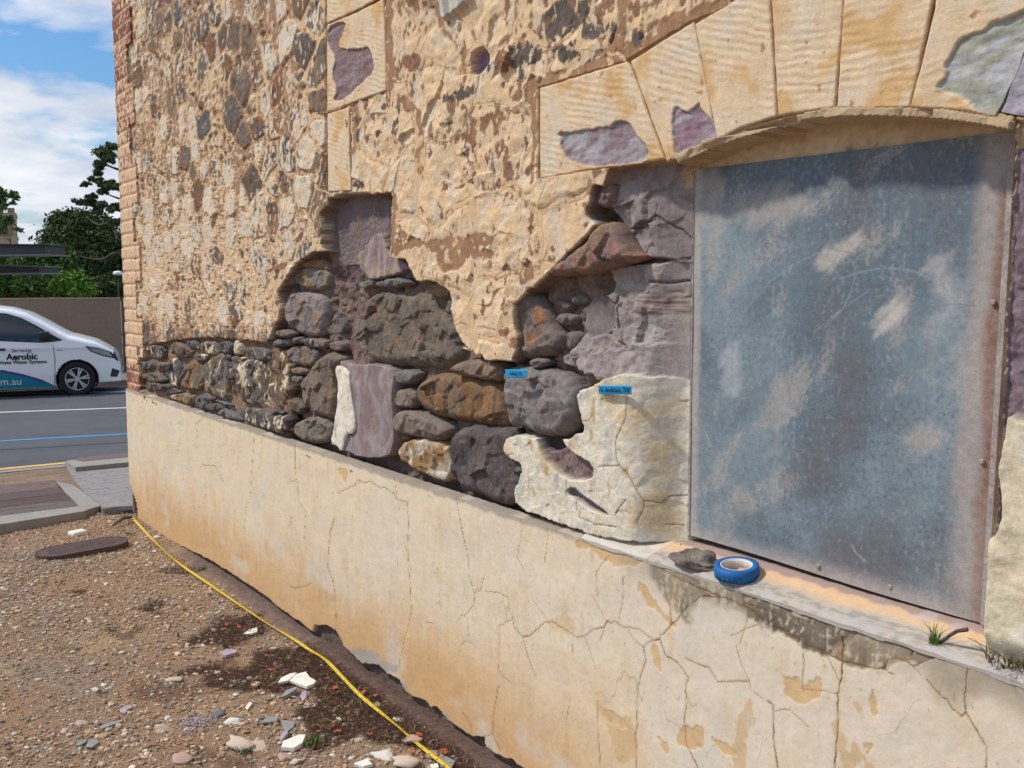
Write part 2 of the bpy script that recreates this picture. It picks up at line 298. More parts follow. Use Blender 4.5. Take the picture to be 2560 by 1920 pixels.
# ---- traced features -------------------------------------------------
def paintp(pts, col, depth=None, y=0.0, warp=.010, wf=25, soft=.004, amt=1.0, smooth=1, tex=.25, lay=None, add=None, holes=False):
    """pts image points on the plane y; colour / new surface level inside"""
    global C, Y
    poly = onwall(pts, y)
    if smooth: poly = chaikin(poly, smooth)
    s = sdf(X, Z, poly) ; m = s < .055
    if not m.any(): return
    x = X[m]; z = Z[m]; n = fbm(x * wf, z * wf, 4, 5)
    k = (1 - sstep(-soft, soft, s[m] + warp * n)) * amt
    if col is not None:
        cc = np.broadcast_to(np.asarray(col, f32), x.shape + (3,)) * (1 + tex * fbm(x * 40, z * 40, 4, 8) + tex * fbm(x * 8, z * 8, 3, 9))[..., None]
        if lay is not None:
            q = sstep(-.1, .25, fbm(x * lay[1] + fbm(x * 5, z * 5, 2, 3) * 1.2, z * lay[2] + fbm(x * 4, z * 4, 2, 4) * 1.5, 4, 12)); cc = mixc(cc, lay[0], q)
        C[m] = C[m] + (cc - C[m]) * (k * (1 - .85 * sstep(.14, .22, fbm(x * 20, z * 20, 5, 31))) if holes else k)[..., None]
    if holes: kc = k * (1 - .85 * sstep(.14, .24, fbm(x * 20, z * 20, 5, 31))); k = kc
    if depth is not None:
        dd = depth(x, z) if callable(depth) else depth
        Y[m] = Y[m] + (dd - Y[m]) * k
    if add is not None: Y[m] = Y[m] + add(x, z) * k
BRM = (.33, .19, .105); DST = (.125, .098, .08)
rockd = lambda a, f=10, s=41: (lambda x, z: a * ridge(x * f, z * f, 4, s))
# brown mortar bands
for p in [T(1, 0, [(1115, -60), (1215, -60), (1180, 330), (1215, 590), (1235, 760), (1130, 785)]),
          T(1, 0, [(1540, -40), (1625, -40), (1620, 170), (1720, 300), (1800, 330), (1860, 420), (1840, 620), (1800, 660), (1780, 420), (1600, 290)]),
          T(2, 0, [(0, 730), (310, 640), (560, 600), (760, 490), (900, 400), (950, 200), (930, -40), (1100, -60), (1010, 100), (990, 330), (1100, 380), (1300, 180), (1560, 60), (1960, -60), (1960, 30), (1565, 195), (1020, 540), (985, 540), (230, 770), (235, 880), (150, 880), (0, 870)]),
          T(2, 0, [(165, 860), (240, 800), (225, 1600), (150, 1600), (200, 1250)]),
          T(1, 1, [(1200, 0), (1255, 60), (1240, 300), (1400, 420), (1700, 400), (2100, 350), (2110, 460), (1900, 480), (2120, 500), (2080, 580), (1830, 575), (1790, 690), (1600, 690), (1570, 490), (1350, 480), (1220, 560), (1175, 560), (1180, 300)]),
          T(1, 0, [(1270, 820), (1400, 900), (1450, 1000), (1480, 1200), (1420, 1400), (1480, 1480), (1400, 1500), (1380, 1400), (1440, 1180), (1360, 950), (1290, 960)]),
          T(2, 1, [(110, 600), (190, 570), (190, 800), (60, 790)])]:
    paintp(p, BRM, depth=-.007, warp=.022, wf=18, tex=.3, holes=True)
for p in [T(2, 0, [(380, 0), (690, -40), (685, 130), (480, 330), (260, 380), (245, 200)]), T(2, 0, [(600, 230), (800, 170), (875, 210), (820, 310), (640, 345)]),
          T(2, 0, [(1045, 270), (1160, 280), (1185, 380), (1060, 400)]), T(2, 0, [(0, 400), (280, 380), (300, 520), (100, 560), (0, 640)]), T(2, 0, [(350, 400), (600, 380), (620, 500), (400, 560)]),
          T(1, 0, [(1630, 830), (1880, 720), (1940, 760), (1880, 840), (1700, 890), (1630, 870)]), T(1, 0, [(940, 1170), (1080, 1120), (1120, 1150), (960, 1240)]),
          T(1, 0, [(850, 1020), (900, 970), (890, 1060)]), T(1, 0, [(1090, 900), (1170, 900), (1110, 960)]), T(1, 0, [(860, 1580), (920, 1555), (975, 1600), (940, 1640), (870, 1630)])]:
    paintp(p, DST, warp=.025, wf=30, tex=.4, holes=True)
for p in [T(1, 0, [(1260, 500), (1420, 450), (1500, 540), (1430, 640), (1300, 590)]), T(1, 0, [(1290, -20), (1520, -20), (1545, 90), (1400, 130)]), T(1, 0, [(1390, 220), (1480, 170), (1500, 220), (1370, 270)]),
          T(1, 0, [(1700, 1200), (1950, 1050), (2080, 960), (2200, 1000), (2190, 1060), (1990, 1070), (1880, 1160), (1730, 1230)]), T(1, 0, [(1580, 1240), (1660, 1230), (1640, 1290)]),
          T(1, 0, [(2100, 460), (2212, 400), (2212, 600), (2070, 640)]), T(1, 1, [(90, 680), (280, 600), (290, 650), (200, 700)]), T(1, 1, [(2100, 1230), (2212, 1150), (2212, 1250)])]:
    paintp(p, (.27, .14, .08), warp=.028, wf=30, tex=.4, holes=True)
paintp(T(1, 0, [(1880, 640), (1880, 480), (1950, 400), (2040, 460), (2030, 560), (1950, 640)]), (.27, .21, .27), depth=.03, warp=.004)
paintp(T(1, 0, [(1625, -60), (1975, -60), (1700, 170), (1640, 175)]), (.33, .31, .27), depth=-.03, warp=.004, lay=((.6, .55, .45), 40, 20))
# ---- the broken out cavity (front outline, then purple stone, rubble infill)
HOLE = T(1, 1, [(630, 45), (900, 30), (1195, -5), (1185, 200), (1180, 500), (1165, 570), (1310, 575), (1340, 640), (1390, 760), (1560, 770), (1690, 860), (1700, 1000), (1735, 1180), (1850, 1350), (2000, 1420)]) + \
    O([(1005, 752), (1060, 775), (1110, 780), (1120, 735), (1112, 700), (1113, 655), (1148, 622)]) + T(2, 1, [(190, 820), (310, 710), (500, 520), (740, 280), (650, 200), (680, 60)]) + \
    T(2, 0, [(720, 1590), (870, 1590), (1000, 1440), (1335, 1400), (1400, 1440)])
hx = onwall(HOLE)
rightb = np.array([(-1.85, 1.94), (-1.85, .91)])
bottom = np.array([(-1.85, .86), (float(onwall(O([(540, 905)]))[0][0]), .86)])
leftp = onwall(O([(540, 905), (548, 830), (560, 790), (575, 750)]) + T(1, 1, [(130, 1240), (200, 1100), (215, 1000), (190, 860), (240, 780), (310, 690), (350, 620), (500, 512), (622, 505)]))
hp = np.concatenate([hx, rightb, bottom, leftp])
s = sdf(X, Z, hp); n = fbm(X * 22, Z * 22, 4, 5)
k = 1 - sstep(-.004, .004, s + .008 * n)
dirt = np.broadcast_to(np.array((.175, .125, .10), f32), X.shape + (3,)) * (1 + .4 * fine[..., None] + .3 * med[..., None])
C = C + (dirt - C) * (1 - sstep(-.0035, -.0005, s + .008 * n))[..., None]; k = 1 - sstep(-.012, .0, s + .008 * n); Y = Y + (.070 - .03 * med - .003 * fine - .02 * np.abs(fbm(X * 9, Z * 12, 3, 77)) - Y) * k
# thick paint edge line of the torn plaster
# recess A above: purple stone
paintp(T(1, 1, [(630, 40), (1200, 0), (1190, 560), (1330, 600), (1330, 760), (940, 780), (900, 640), (640, 620)]), (.195, .145, .135), depth=lambda x, z: .06 - .018 * fbm(x * 9, z * 5, 4, 3) - .004 * fbm(x * 60, z * 60, 2, 3), y=.03, warp=.004, lay=((.18, .15, .155), 14, 5))
paintp(T(1, 1, [(900, 520), (1080, 300), (1170, 560), (1320, 600), (1300, 700), (960, 770), (900, 650)]), (.30, .225, .23), depth=lambda x, z: .028 - .02 * fbm(x * 12, z * 6, 4, 3), y=.03, warp=.015, lay=((.36, .28, .2), 20, 8))
paintp(T(1, 1, [(640, 640), (890, 630), (920, 760), (860, 790), (640, 760)]), (.12, .08, .08), y=.06, warp=.006)
# purple jamb sandstone beside the window
jd = lambda x, v: v + (.084 - v) * sstep(-1.99, -1.87, x)
JU = T(2, 0, [(990, 1430), (1300, 1390), (1640, 1400)]) + T(2, 1, [(1640, 580), (1380, 600), (1250, 570), (1120, 580), (1085, 480), (950, 250), (870, 120), (930, -60)])
paintp(JU, (.225, .185, .18), depth=lambda x, z: jd(x, .055 - .010 * ridge(x * 4, z * 6, 3, 5) + facet(x, z, .09, 9, .22) + facet(x, z, .025, 11, .09) + .004 * fbm(x * 22, z * 22, 3, 6)), y=.05, warp=.008, lay=((.29, .25, .235), 9, 16))
JL = T(2, 1, [(830, 650), (1120, 620), (1250, 610), (1640, 590), (1640, 1690), (950, 1640), (640, 1540), (400, 1470), (640, 1290), (640, 1000), (760, 900), (930, 850)])
paintp(JL, (.265, .225, .215), depth=lambda x, z: jd(x, .050 - .008 * ridge(x * 5, z * 8, 3, 15) + facet(x, z, .08, 13, .18) + facet(x, z, .022, 15, .12) + .003 * fbm(x * 40, z * 40, 3, 6)), y=.05, warp=.008, lay=((.34, .29, .265), 7, 26))
for pq, ww in ((T(2, 1, [(950, 330), (1150, 300), (1250, 210), (1400, 330), (1500, 430)]), .003), (T(2, 1, [(1010, 430), (1120, 280), (1240, 250), (1260, 100)]), .002), (T(2, 1, [(1100, 575), (1380, 590), (1560, 560)]), .005), (T(2, 1, [(650, 1110), (880, 1080), (930, 900), (930, 1180)]), .003), (T(2, 1, [(650, 1215), (880, 1220), (890, 1170)]), .003), (T(2, 1, [(940, 1290), (1060, 1370), (1160, 1380)]), .003), (T(2, 1, [(1200, 770), (1330, 780), (1560, 760)]), .004)):
    l = ldist(X + .006 * fine, Z + .006 * med, onwall(pq, .05)); kk = (1 - sstep(ww * .3, ww * 1.6, l)) * .8; C = mixc(C, (.10, .07, .07), kk); Y += .006 * kk
paintp(T(2, 1, [(1020, 920), (1250, 850), (1560, 880), (1560, 1090), (1300, 1050), (1050, 1060)]), (.33, .26, .22), y=.04, warp=.015, amt=.8, lay=((.13, .075, .085), 4, 75), add=lambda x, z: .006 * fbm(x * 5, z * 90, 3, 9))
paintp(T(2, 1, [(640, 930), (920, 880), (930, 1200), (640, 1280)]), (.20, .17, .165), depth=lambda x, z: .058 + .002 * np.sin(z * 70), y=.06, warp=.004)
paintp(T(2, 1, [(430, 1480), (900, 1330), (1560, 1300), (1560, 1700), (900, 1700)]), (.32, .275, .26), depth=lambda x, z: jd(x, .03 - .012 * fbm(x * 22, z * 22, 4, 16) - .035 * sstep(1.45, 1.25, z)), y=.02, warp=.02, amt=.85)
paintp(T(2, 1, [(1030, 1280), (1100, 1120), (1250, 1110), (1250, 1280), (1150, 1350)]), (.37, .345, .34), y=.04, warp=.03, amt=.5, soft=.02)
# big purple column left, bottom of cavity
paintp(T(1, 1, [(700, 1440), (830, 1490), (1060, 1480), (1200, 1550), (1190, 1700), (1200, 1960), (1190, 2220), (1140, 2300), (900, 2300), (740, 2220), (760, 2110), (850, 2080), (855, 1860), (820, 1659)]), (.25, .185, .175), depth=lambda x, z: -.006 - .014 * fbm(x * 7, z * 4, 3, 3), warp=.004, lay=((.30, .262, .262), 14, 6))
paintp(T(1, 1, [(790, 1390), (800, 1200), (860, 1000), (920, 930), (960, 1000), (900, 1130), (900, 1350), (990, 1470), (940, 1500), (830, 1490)]), (.19, .125, .115), depth=lambda x, z: .012 - .012 * fbm(x * 20, z * 20, 3, 3), warp=.004)
def B(pts): return [(310 + a / 4.424, 780 + b / 4.424) for a, b in pts]
paintp(B([(180, 660), (240, 375), (520, 330), (700, 300), (1000, 285), (1330, 310), (1640, 360), (1720, 420), (1850, 1480), (1500, 1500), (180, 900)]), (.24, .155, .10), depth=lambda x, z: .022 - .014 * fbm(x * 14, z * 14, 4, 6), warp=.012, soft=.008, tex=.5)
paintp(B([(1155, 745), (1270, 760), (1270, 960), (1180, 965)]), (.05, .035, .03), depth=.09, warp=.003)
# window side: cream plaster patch that curves into the reveal
PP = T(2, 1, [(950, 1565), (1050, 1575), (1120, 1600), (1200, 1605), (1400, 1645), (1545, 1590), (1640, 1600)]) + T(2, 2, [(1640, 1420), (1350, 1430), (930, 1350), (650, 1290), (300, 1160), (30, 1060), (35, 900), (95, 780), (90, 690), (0, 650), (-40, 600), (-70, 560), (-20, 430), (230, 470), (235, 440)]) + \
    T(2, 2, [(340, 400), (470, 500), (560, 430), (640, 420), (600, 250), (560, 60), (700, 20), (800, -40)])
poly = chaikin(onwall(PP, -.01), 1); s = sdf(X, Z, poly); k = 1 - sstep(-.0015, .0015, s + .007 * fbm(X * 30, Z * 30, 4, 5) + .003 * fbm(X * 110, Z * 110, 3, 6))
q = fbm(X * 6, Z * 6, 4, 81); q2 = fbm(X * 14, Z * 14, 4, 83)
pc = mixc(np.broadcast_to(np.array((.66, .60, .475), f32), X.shape + (3,)), (.63, .50, .31), sstep(.0, .35, q)); pc = mixc(pc, (.46, .45, .42), sstep(.1, .4, q2) * .7); pc = mixc(pc, (.5, .33, .14), sstep(.33, .5, -q2) * .8)
lip = sstep(-2.08, -1.866, X); yy = -.016 + .104 * lip ** 2.6 - .007 * q - .003 * q2 - .0015 * fine + facet(X, Z, .05, 21, .05)
C = C + (pc - C) * k[..., None]; Y = Y + (yy - Y) * k
paintp(T(2, 2, [(1440, 1180), (1540, 900), (1560, 1320), (1350, 1400)]), (.50, .40, .26), warp=.01, y=.02, amt=.6)
paintp(T(2, 2, [(235, 440), (330, 330), (450, 420), (470, 500), (560, 600), (740, 700), (720, 830), (480, 820), (340, 680), (280, 590)]), (.21, .15, .14), depth=lambda x, z: .012 - .01 * fbm(x * 25, z * 25, 3, 3), warp=.005)
paintp(T(2, 2, [(240, 430), (330, 380), (460, 440), (470, 500), (420, 560), (290, 590)]), (.07, .06, .06), depth=.035, warp=.004)
paintp(T(2, 2, [(480, 940), (560, 880), (620, 950), (740, 1020), (885, 1135), (830, 1120), (700, 1080), (600, 1000)]), (.2, .15, .15), depth=.006, warp=.003, soft=.002)
paintp(T(2, 2, [(480, 900), (560, 870), (640, 930), (650, 985), (560, 960)]), (.22, .22, .22), warp=.004)
for p in [[(980, 85), (970, 300), (890, 480), (885, 600), (910, 700), (980, 790), (1030, 920), (1075, 1020), (1075, 1080), (1040, 1200)], [(740, 715), (910, 710)], [(1075, 1020), (1150, 1050), (1180, 1000), (1330, 1010)],
          [(880, 1130), (970, 1000)], [(455, 830), (445, 970)], [(545, 980), (545, 1100)], [(1400, 765), (1550, 760)], [(1370, 920), (1530, 800)], [(560, 1150), (700, 1210), (880, 1240)], [(1160, 1240), (1250, 1270)]]:
    l = ldist(X + .003 * fine, Z + .003 * fine, onwall(T(2, 2, p), -.02)); kk = (1 - sstep(.0008, .003, l)) * .75; C = mixc(C, (.22, .14, .07), kk); Y += .003 * kk
# right jamb: rough purple core, then cream plaster
s = sdf(X, Z, np.array([(-.965, .8), (.8, .8), (.8, 1.72), (-.9, 2.0), (-.965, 1.98)])); k = 1 - sstep(-.003, .003, s + .004 * n)
C = C + ((np.array((.20, .15, .165), f32) * (1 + .5 * fine[..., None])) - C) * k[..., None]; Y = Y + (.012 - .012 * med - .006 * fine - Y) * k
RP = T(3, 2, [(2080, 280), (2120, 270), (2212, 330), (2600, 400), (2900, 3000), (1700, 3000), (1900, 1900), (1870, 1500), (1900, 1350), (1995, 1300), (2050, 1100), (1995, 760), (2040, 560)])
paintp(RP, (.62, .54, .38), depth=lambda x, z: -.022 - .012 * fbm(x * 10, z * 10, 4, 3) + .024 * sstep(.97, .91, z), y=-.01, warp=.004, lay=((.66, .60, .48), 6, 6), tex=.08)
for p in [T(2, 0, [(240, 762), (985, 535), (1562, 190), (2500, -150), (2500, 1100), (1760, 1185), (1335, 1392), (1000, 1418), (240, 1545)]), T(3, 0, [(-300, -300), (2900, -300), (2900, 1100), (2080, 1030), (1500, 930), (560, 920), (-300, 1150)]), T(1, 0, [(612, -300), (1098, -300), (1120, 780), (614, 968)]), T(1, 0, [(615, 985), (798, 930), (818, 1645), (622, 1655)])]:
    s = sdf(X, Z, onwall(p)); Y = np.where(s < -.008, .014, np.where(s < .001, -.001, Y)); C[s < .002] = (.36, .22, .12)
# window opening behind the sheet and the arch
ARCH_IN = T(2, 0, [(1340, 1395), (1420, 1350), (1760, 1190), (2212, 1040)]) + T(3, 0, [(200, 990), (400, 950), (560, 930), (800, 918), (1200, 925), (1500, 940), (1880, 990), (2080, 1030)])
ain = onwall(ARCH_IN, -.012)
op = np.concatenate([ain + [0, -.02], [(OPENX[1] + .0, 1.98), (OPENX[1], .8), (OPENX[0], .8), (OPENX[0], 1.93)]])
s = sdf(X, Z, op); Y = np.where(s < 0, .135, Y)
back = (Z > 1.9) & (X > -2.1) & (X < -.9) & (s < .03); C[back] = (.45, .33, .2)
# tears leave a raised lip of plaster: none needed on the ledge row
V = np.stack([X, Y, Z], -1).reshape(-1, 3); Q = gridq(*X.shape).reshape(-1, 4)
bpart('rubble_wall', V, Q, C.reshape(-1, 3), M['rubble'])
del V, Q
# core of the building behind the skin
core = MB(); core.box((XL + .012, .16, 0), (.69, 6, 5.0)); core.box((XL + .004, -.02, 0), (XL + .03, 6.0, 5.02)); core.box((.66, 0, 0), (.7, 6, 5))
core.v = [(a + 4, b - 1, c) for a, b, c in core.v]; core.build('inner_wall', M['body'], bld)
# ------------------------------------------------------------------ relief patches (stones, arch blocks, bricks)
def patch(name, pts, y, res, hfun, cfun, m, back=.12, warp=.004, wf=20, smooth=1, parent=None, seed=0, inwall=False, grow=0.0):
    poly = np.array(pts) if inwall else onwall(pts, y)
    if smooth: poly = chaikin(poly, smooth)
    lo = poly.min(0) - res * 3; hi = poly.max(0) + res * 3
    x, z = np.meshgrid(np.arange(lo[0], hi[0], res).astype(f32), np.arange(lo[1], hi[1], res).astype(f32))
    s = sdf(x, z, poly, .3) - grow + warp * fbm(x * wf, z * wf, 3, 5 + seed)
    cc = (s[:-1, :-1] + s[1:, 1:] + s[:-1, 1:] + s[1:, :-1]) / 4; keep = cc < 0
    used = np.zeros(x.shape, bool)
    used[:-1, :-1] |= keep; used[1:, 1:] |= keep; used[:-1, 1:] |= keep; used[1:, :-1] |= keep
    inner = np.ones(x.shape, bool); inner[0] = inner[-1] = False; inner[:, 0] = inner[:, -1] = False
    inner[1:-1, 1:-1] = keep[:-1, :-1] & keep[1:, 1:] & keep[:-1, 1:] & keep[1:, :-1]
    bd = used & ~inner
    gz, gx = np.gradient(s, res); gl = np.hypot(gx, gz) + 1e-6; st = np.clip(s, -res, res)
    x = np.where(bd, x - st * gx / gl / np.maximum(gl, .5), x); z = np.where(bd, z - st * gz / gl / np.maximum(gl, .5), z); d = np.where(bd, 0, np.maximum(-s, 0))
    Yf = y + hfun(x, z, d); c = cfun(x, z, d)
    idx = np.arange(x.size).reshape(x.shape); q = gridq(*x.shape)[keep]
    F = np.stack([x, Yf, z], -1).reshape(-1, 3); B = np.stack([x, np.full_like(x, back), z], -1).reshape(-1, 3)
    n0 = x.size; kp = np.pad(keep, 1); side = []
    r, c_ = np.nonzero(keep)
    for (dr, dc, a, b) in ((-1, 0, (0, 0), (0, 1)), (0, 1, (0, 1), (1, 1)), (1, 0, (1, 1), (1, 0)), (0, -1, (1, 0), (0, 0))):
        m_ = ~kp[r + 1 + dr, c_ + 1 + dc]; rr = r[m_]; c2 = c_[m_]
        i0 = idx[rr + a[0], c2 + a[1]]; i1 = idx[rr + b[0], c2 + b[1]]
        side.append(np.stack([i1 + n0, i0 + n0, i0 + 2 * n0, i1 + 2 * n0], -1))
    Q = np.concatenate([q] + side + [q[:, ::-1] + 2 * n0]); V = np.concatenate([F, F, B]); cf = c.reshape(-1, 3); CC = np.concatenate([cf, cf, cf])
    u, inv = np.unique(Q, return_inverse=True)
    return bpart(name, V[u], inv.reshape(-1, 4), CC[u], m, parent=parent)
def stonecol(c1, c2, seed, c3=None, p3=.3, paint=0.0, fs=(9, 9)):
    def f(x, z, d):
        a = np.broadcast_to(np.asarray(c1, f32), x.shape + (3,)); a = mixc(a, c2, sstep(-.25, .3, fbm(x * fs[0], z * fs[1], 4, seed)))
        if c3 is not None: a = mixc(a, c3, sstep(p3, p3 + .15, fbm(x * 16, z * 16, 4, seed + 4)))
        a = a * (1 + .35 * fbm(x * 50, z * 50, 3, seed))[..., None]
        if paint: a = mixc(a, (.62, .52, .36), sstep(1.02 - paint, 1.12 - paint, .5 + .55 * fbm(x * 45, z * 24, 4, seed + 9) + .65 * fbm(x * 9, z * 9, 3, seed + 2)))
        return a
    return f
def pillow(r, hgt, seed, rough=.006, tilt=(0, 0), strata=0):
    def f(x, z, d):
        t = np.clip(d / r, 0, 1); fc_ = facet(x, z, .07 + r * .8, seed, .24 - 1.4 * r) + facet(x, z, .022, seed + 3, .07 - .5 * r); p = t * fc_ + hgt * (1 - np.sqrt(1 - (1 - t) ** 2)) - .010; q1, q2_, qi, qx, qy = vor(x / .075 + seed, z / .06, 3); fa = RND[qi]; fb = RND[PERM[qi + 5]]; p = p + t * ((fa - .5) * .010 + (fb - .5) * .16 * (x - x.mean()) * .5 + .002 * sstep(.10, .0, q2_ - q1))
        cx, cz = x.mean(), z.mean()
        return p + (1 - np.sqrt(1 - (1 - t) ** 2)) * .0 + rough * fbm(x * 14, z * 14, 4, seed) + rough * .6 * ridge(x * 26, z * 26, 3, seed + 2) + tilt[0] * (x - cx) + tilt[1] * (z - cz) + (strata * np.sin(z * 180 + 3 * fbm(x * 5, z * 5, 2, 2)) if strata else 0)
    return f
GR = (.15, .135, .125); BRN = (.175, .128, .095); TAN = (.25, .18, .125); PU = (.115, .098, .105); OCH = (.29, .19, .09); RUST = (.25, .125, .05); DK = (.09, .08, .078)
# points (tile 1,1), front level y, radius, height, colours
ST = [
 ([(405, 600), (480, 575), (600, 590), (625, 690), (560, 660), (400, 650)], .045, .03, .03, TAN, OCH, None, 0),
 ([(340, 640), (560, 650), (640, 690), (605, 860), (420, 835), (330, 780)], .045, .03, .055, (.2, .185, .17), (.26, .19, .1), None, 0),
 ([(225, 900), (330, 850), (560, 875), (610, 960), (600, 1235), (470, 1265), (330, 1210), (240, 1080)], .04, .045, .065, (.2, .175, .17), (.25, .205, .19), OCH, 0),
 ([(620, 725), (720, 730), (745, 820), (700, 885), (595, 865)], .08, .02, .035, (.13, .13, .12), GR, None, 0),
 ([(590, 930), (700, 880), (820, 940), (760, 1050), (610, 1045)], .08, .03, .04, BRN, (.14, .1, .085), None, 0),
 ([(605, 1060), (780, 1045), (840, 1170), (760, 1255), (620, 1245)], .07, .03, .045, PU, GR, None, 0),
 ([(900, 1000), (960, 890), (1060, 830), (1250, 835), (1500, 880), (1570, 1010), (1690, 1080), (1750, 1250), (1780, 1400), (1700, 1535), (1560, 1545), (1400, 1515), (1150, 1515), (960, 1445), (890, 1330), (880, 1130)], .045, .06, .085, (.135, .112, .09), (.18, .145, .11), (.205, .135, .085), 0),
 ([(1490, 800), (1560, 770), (1640, 800), (1695, 870), (1620, 918), (1500, 890)], .05, .025, .04, BRN, TAN, None, 0),
 ([(1640, 950), (1700, 935), (1725, 1050), (1660, 1065)], .04, .02, .03, GR, (.17, .16, .15), None, 0),
 ([(858, 790), (1030, 755), (1035, 810), (930, 832)], .04, .01, .03, (.24, .22, .17), GR, None, 0),
 ([(1030, 780), (1230, 740), (1300, 760), (1340, 800), (1170, 818), (1040, 822)], .04, .012, .035, (.2, .17, .17), GR, None, 0),
 ([(610, 1300), (780, 1288), (790, 1350), (700, 1378), (620, 1352)], .03, .014, .045, (.19, .14, .14), BRN, None, 0),
 ([(380, 1270), (610, 1275), (615, 1345), (480, 1342), (390, 1312)], .03, .012, .03, GR, BRN, None, .35),
 ([(310, 1258), (380, 1258), (388, 1312), (318, 1302)], .03, .012, .03, GR, PU, None, 0), ([(238, 1268), (310, 1262), (320, 1320), (250, 1330)], .03, .012, .03, PU, GR, None, 0),
 ([(130, 1288), (238, 1280), (242, 1332), (150, 1337)], .02, .012, .03, GR, BRN, None, 0),
 ([(290, 1340), (400, 1322), (510, 1360), (522, 1440), (460, 1522), (330, 1482), (285, 1420)], .03, .03, .045, BRN, GR, OCH, 0),
 ([(140, 1362), (235, 1352), (290, 1480), (305, 1700), (230, 1872), (180, 1862), (110, 1720), (98, 1560)], .02, .03, .045, (.2, .115, .06), BRN, None, .38),
 ([(615, 1372), (700, 1400), (775, 1430), (735, 1480), (690, 1520), (665, 1659), (690, 1800), (672, 1975), (560, 1935), (430, 1862), (380, 1760), (385, 1600), (500, 1450)], .02, .045, .06, (.15, .12, .1), (.2, .145, .1), None, 0),
 ([(330, 1512), (470, 1532), (440, 1580), (332, 1562)], .03, .012, .03, BRN, TAN, None, 0), ([(328, 1580), (412, 1602), (390, 1655), (330, 1642)], .03, .012, .03, GR, PU, None, 0),
 ([(300, 2010), (480, 1930), (660, 1975), (668, 2150), (540, 2180), (400, 2160), (310, 2090)], .02, .035, .045, (.185, .15, .12), GR, (.23, .16, .1), 0),
 ([(130, 1880), (230, 1900), (232, 1925), (140, 1908)], .0, .008, .02, GR, PU, None, 0),
 ([(255, 1810), (345, 1775), (420, 1900), (330, 1905)], .03, .02, .03, BRN, DK, None, 0),
 ([(1185, 1709), (1370, 1700), (1390, 1830), (1330, 1878), (1190, 1840)], .02, .02, .045, BRN, (.2, .16, .12), None, 0),
 ([(1180, 1545), (1400, 1545), (1360, 1640), (1300, 1665), (1220, 1650)], .02, .02, .045, GR, (.17, .16, .15), None, 0),
 ([(1372, 1640), (1500, 1570), (1700, 1565), (1900, 1590), (2060, 1640), (2110, 1700), (2150, 1860), (2165, 2035), (2050, 2052), (1900, 2012), (1700, 1980), (1500, 1942), (1400, 1860), (1362, 1740)], .02, .06, .085, (.17, .12, .08), (.215, .12, .058), RUST, 0),
 ([(1690, 1490), (1900, 1430), (2060, 1450), (2115, 1560), (2090, 1645), (1950, 1622), (1720, 1592)], .01, .03, .06, (.19, .14, .105), (.225, .16, .115), None, 0),
 ([(1200, 1909), (1300, 1880), (1500, 1945), (1650, 2029), (1645, 2110), (1560, 2162), (1400, 2122), (1210, 2072)], .01, .03, .055, (.17, .14, .115), (.21, .165, .13), None, 0),
 ([(1240, 2190), (1380, 2120), (1650, 2180), (1645, 2260), (1705, 2460), (1620, 2512), (1540, 2482), (1380, 2402), (1260, 2300)], .01, .03, .05, (.27, .15, .06), (.42, .35, .25), (.5, .46, .38), 0),
 ([(1650, 2170), (1720, 2050), (1850, 2022), (2180, 2045), (2230, 2150), (2260, 2330), (2350, 2420), (2345, 2560), (2212, 2720), (2050, 2690), (1880, 2600), (1750, 2580), (1690, 2420), (1640, 2280)], .005, .05, .055, (.085, .072, .072), (.125, .102, .095), None, 0),
 ([(2090, 1600), (2140, 1510), (2390, 1530), (2670, 1590), (2790, 1730), (2760, 2030), (2640, 2110), (2440, 2100), (2250, 2000), (2160, 2040), (2120, 1840)], .0, .045, .045, (.165, .145, .14), (.205, .175, .17), (.25, .21, .21), 0),
 ([(2230, 850), (2350, 830), (2460, 960), (2560, 1180), (2630, 1260), (2580, 1400), (2400, 1450), (2212, 1440), (2190, 1300), (2250, 1000)], .03, .05, .05, (.2, .155, .12), (.17, .14, .125), (.3, .14, .06), 0),
 ([(2592, 930), (2735, 960), (2715, 1025), (2600, 980)], .06, .012, .03, GR, BRN, None, 0), ([(2732, 900), (2785, 880), (2855, 900), (2872, 940), (2830, 980), (2745, 975)], .06, .02, .03, (.15, .125, .105), GR, None, 0),
 ([(2540, 1095), (2655, 1040), (2775, 1070), (2775, 1110), (2712, 1165), (2592, 1130)], .06, .02, .03, (.17, .15, .13), GR, None, 0),
 ([(2630, 1270), (2712, 1200), (2815, 1220), (2825, 1310), (2740, 1372), (2660, 1360)], .06, .025, .03, (.15, .13, .11), GR, None, 0),
 ([(2360, 1440), (2485, 1462), (2462, 1512), (2365, 1512)], .01, .012, .03, (.19, .15, .14), BRN, None, 0),
 ([(2952, 280), (3030, 262), (3110, 320), (3180, 440), (3235, 520), (3295, 560), (3200, 600), (2900, 690), (2650, 722), (2520, 715), (2600, 620), (2712, 520), (2862, 420)], .0, .035, .045, (.25, .16, .11), (.2, .13, .115), (.3, .14, .1), 0),
 ([(1150, 1940), (1210, 2060), (1350, 2110), (1300, 2140), (1190, 2130)], .04, .015, .02, BRN, DK, None, 0),
 ([(230, 690), (320, 690), (330, 800), (240, 800)], .03, .02, .035, GR, TAN, None, 0), ([(1470, 1030), (1640, 1010), (1650, 1090), (1600, 1130)], .09, .01, .02, DK, GR, None, 0),
 ([(2890, 470), (2950, 400), (3060, 380), (3180, 480), (3300, 560), (3290, 590), (3000, 600)], .05, .02, .03, (.18, .13, .115), (.22, .17, .16), None, 0),
 ([(2900, -80), (3100, -90), (3110, 60), (3060, 140), (2930, 110), (2890, 30)], .03, .02, .035, (.19, .125, .11), (.17, .125, .12), None, 0),
]
b1_ = (.12, .105, .095)
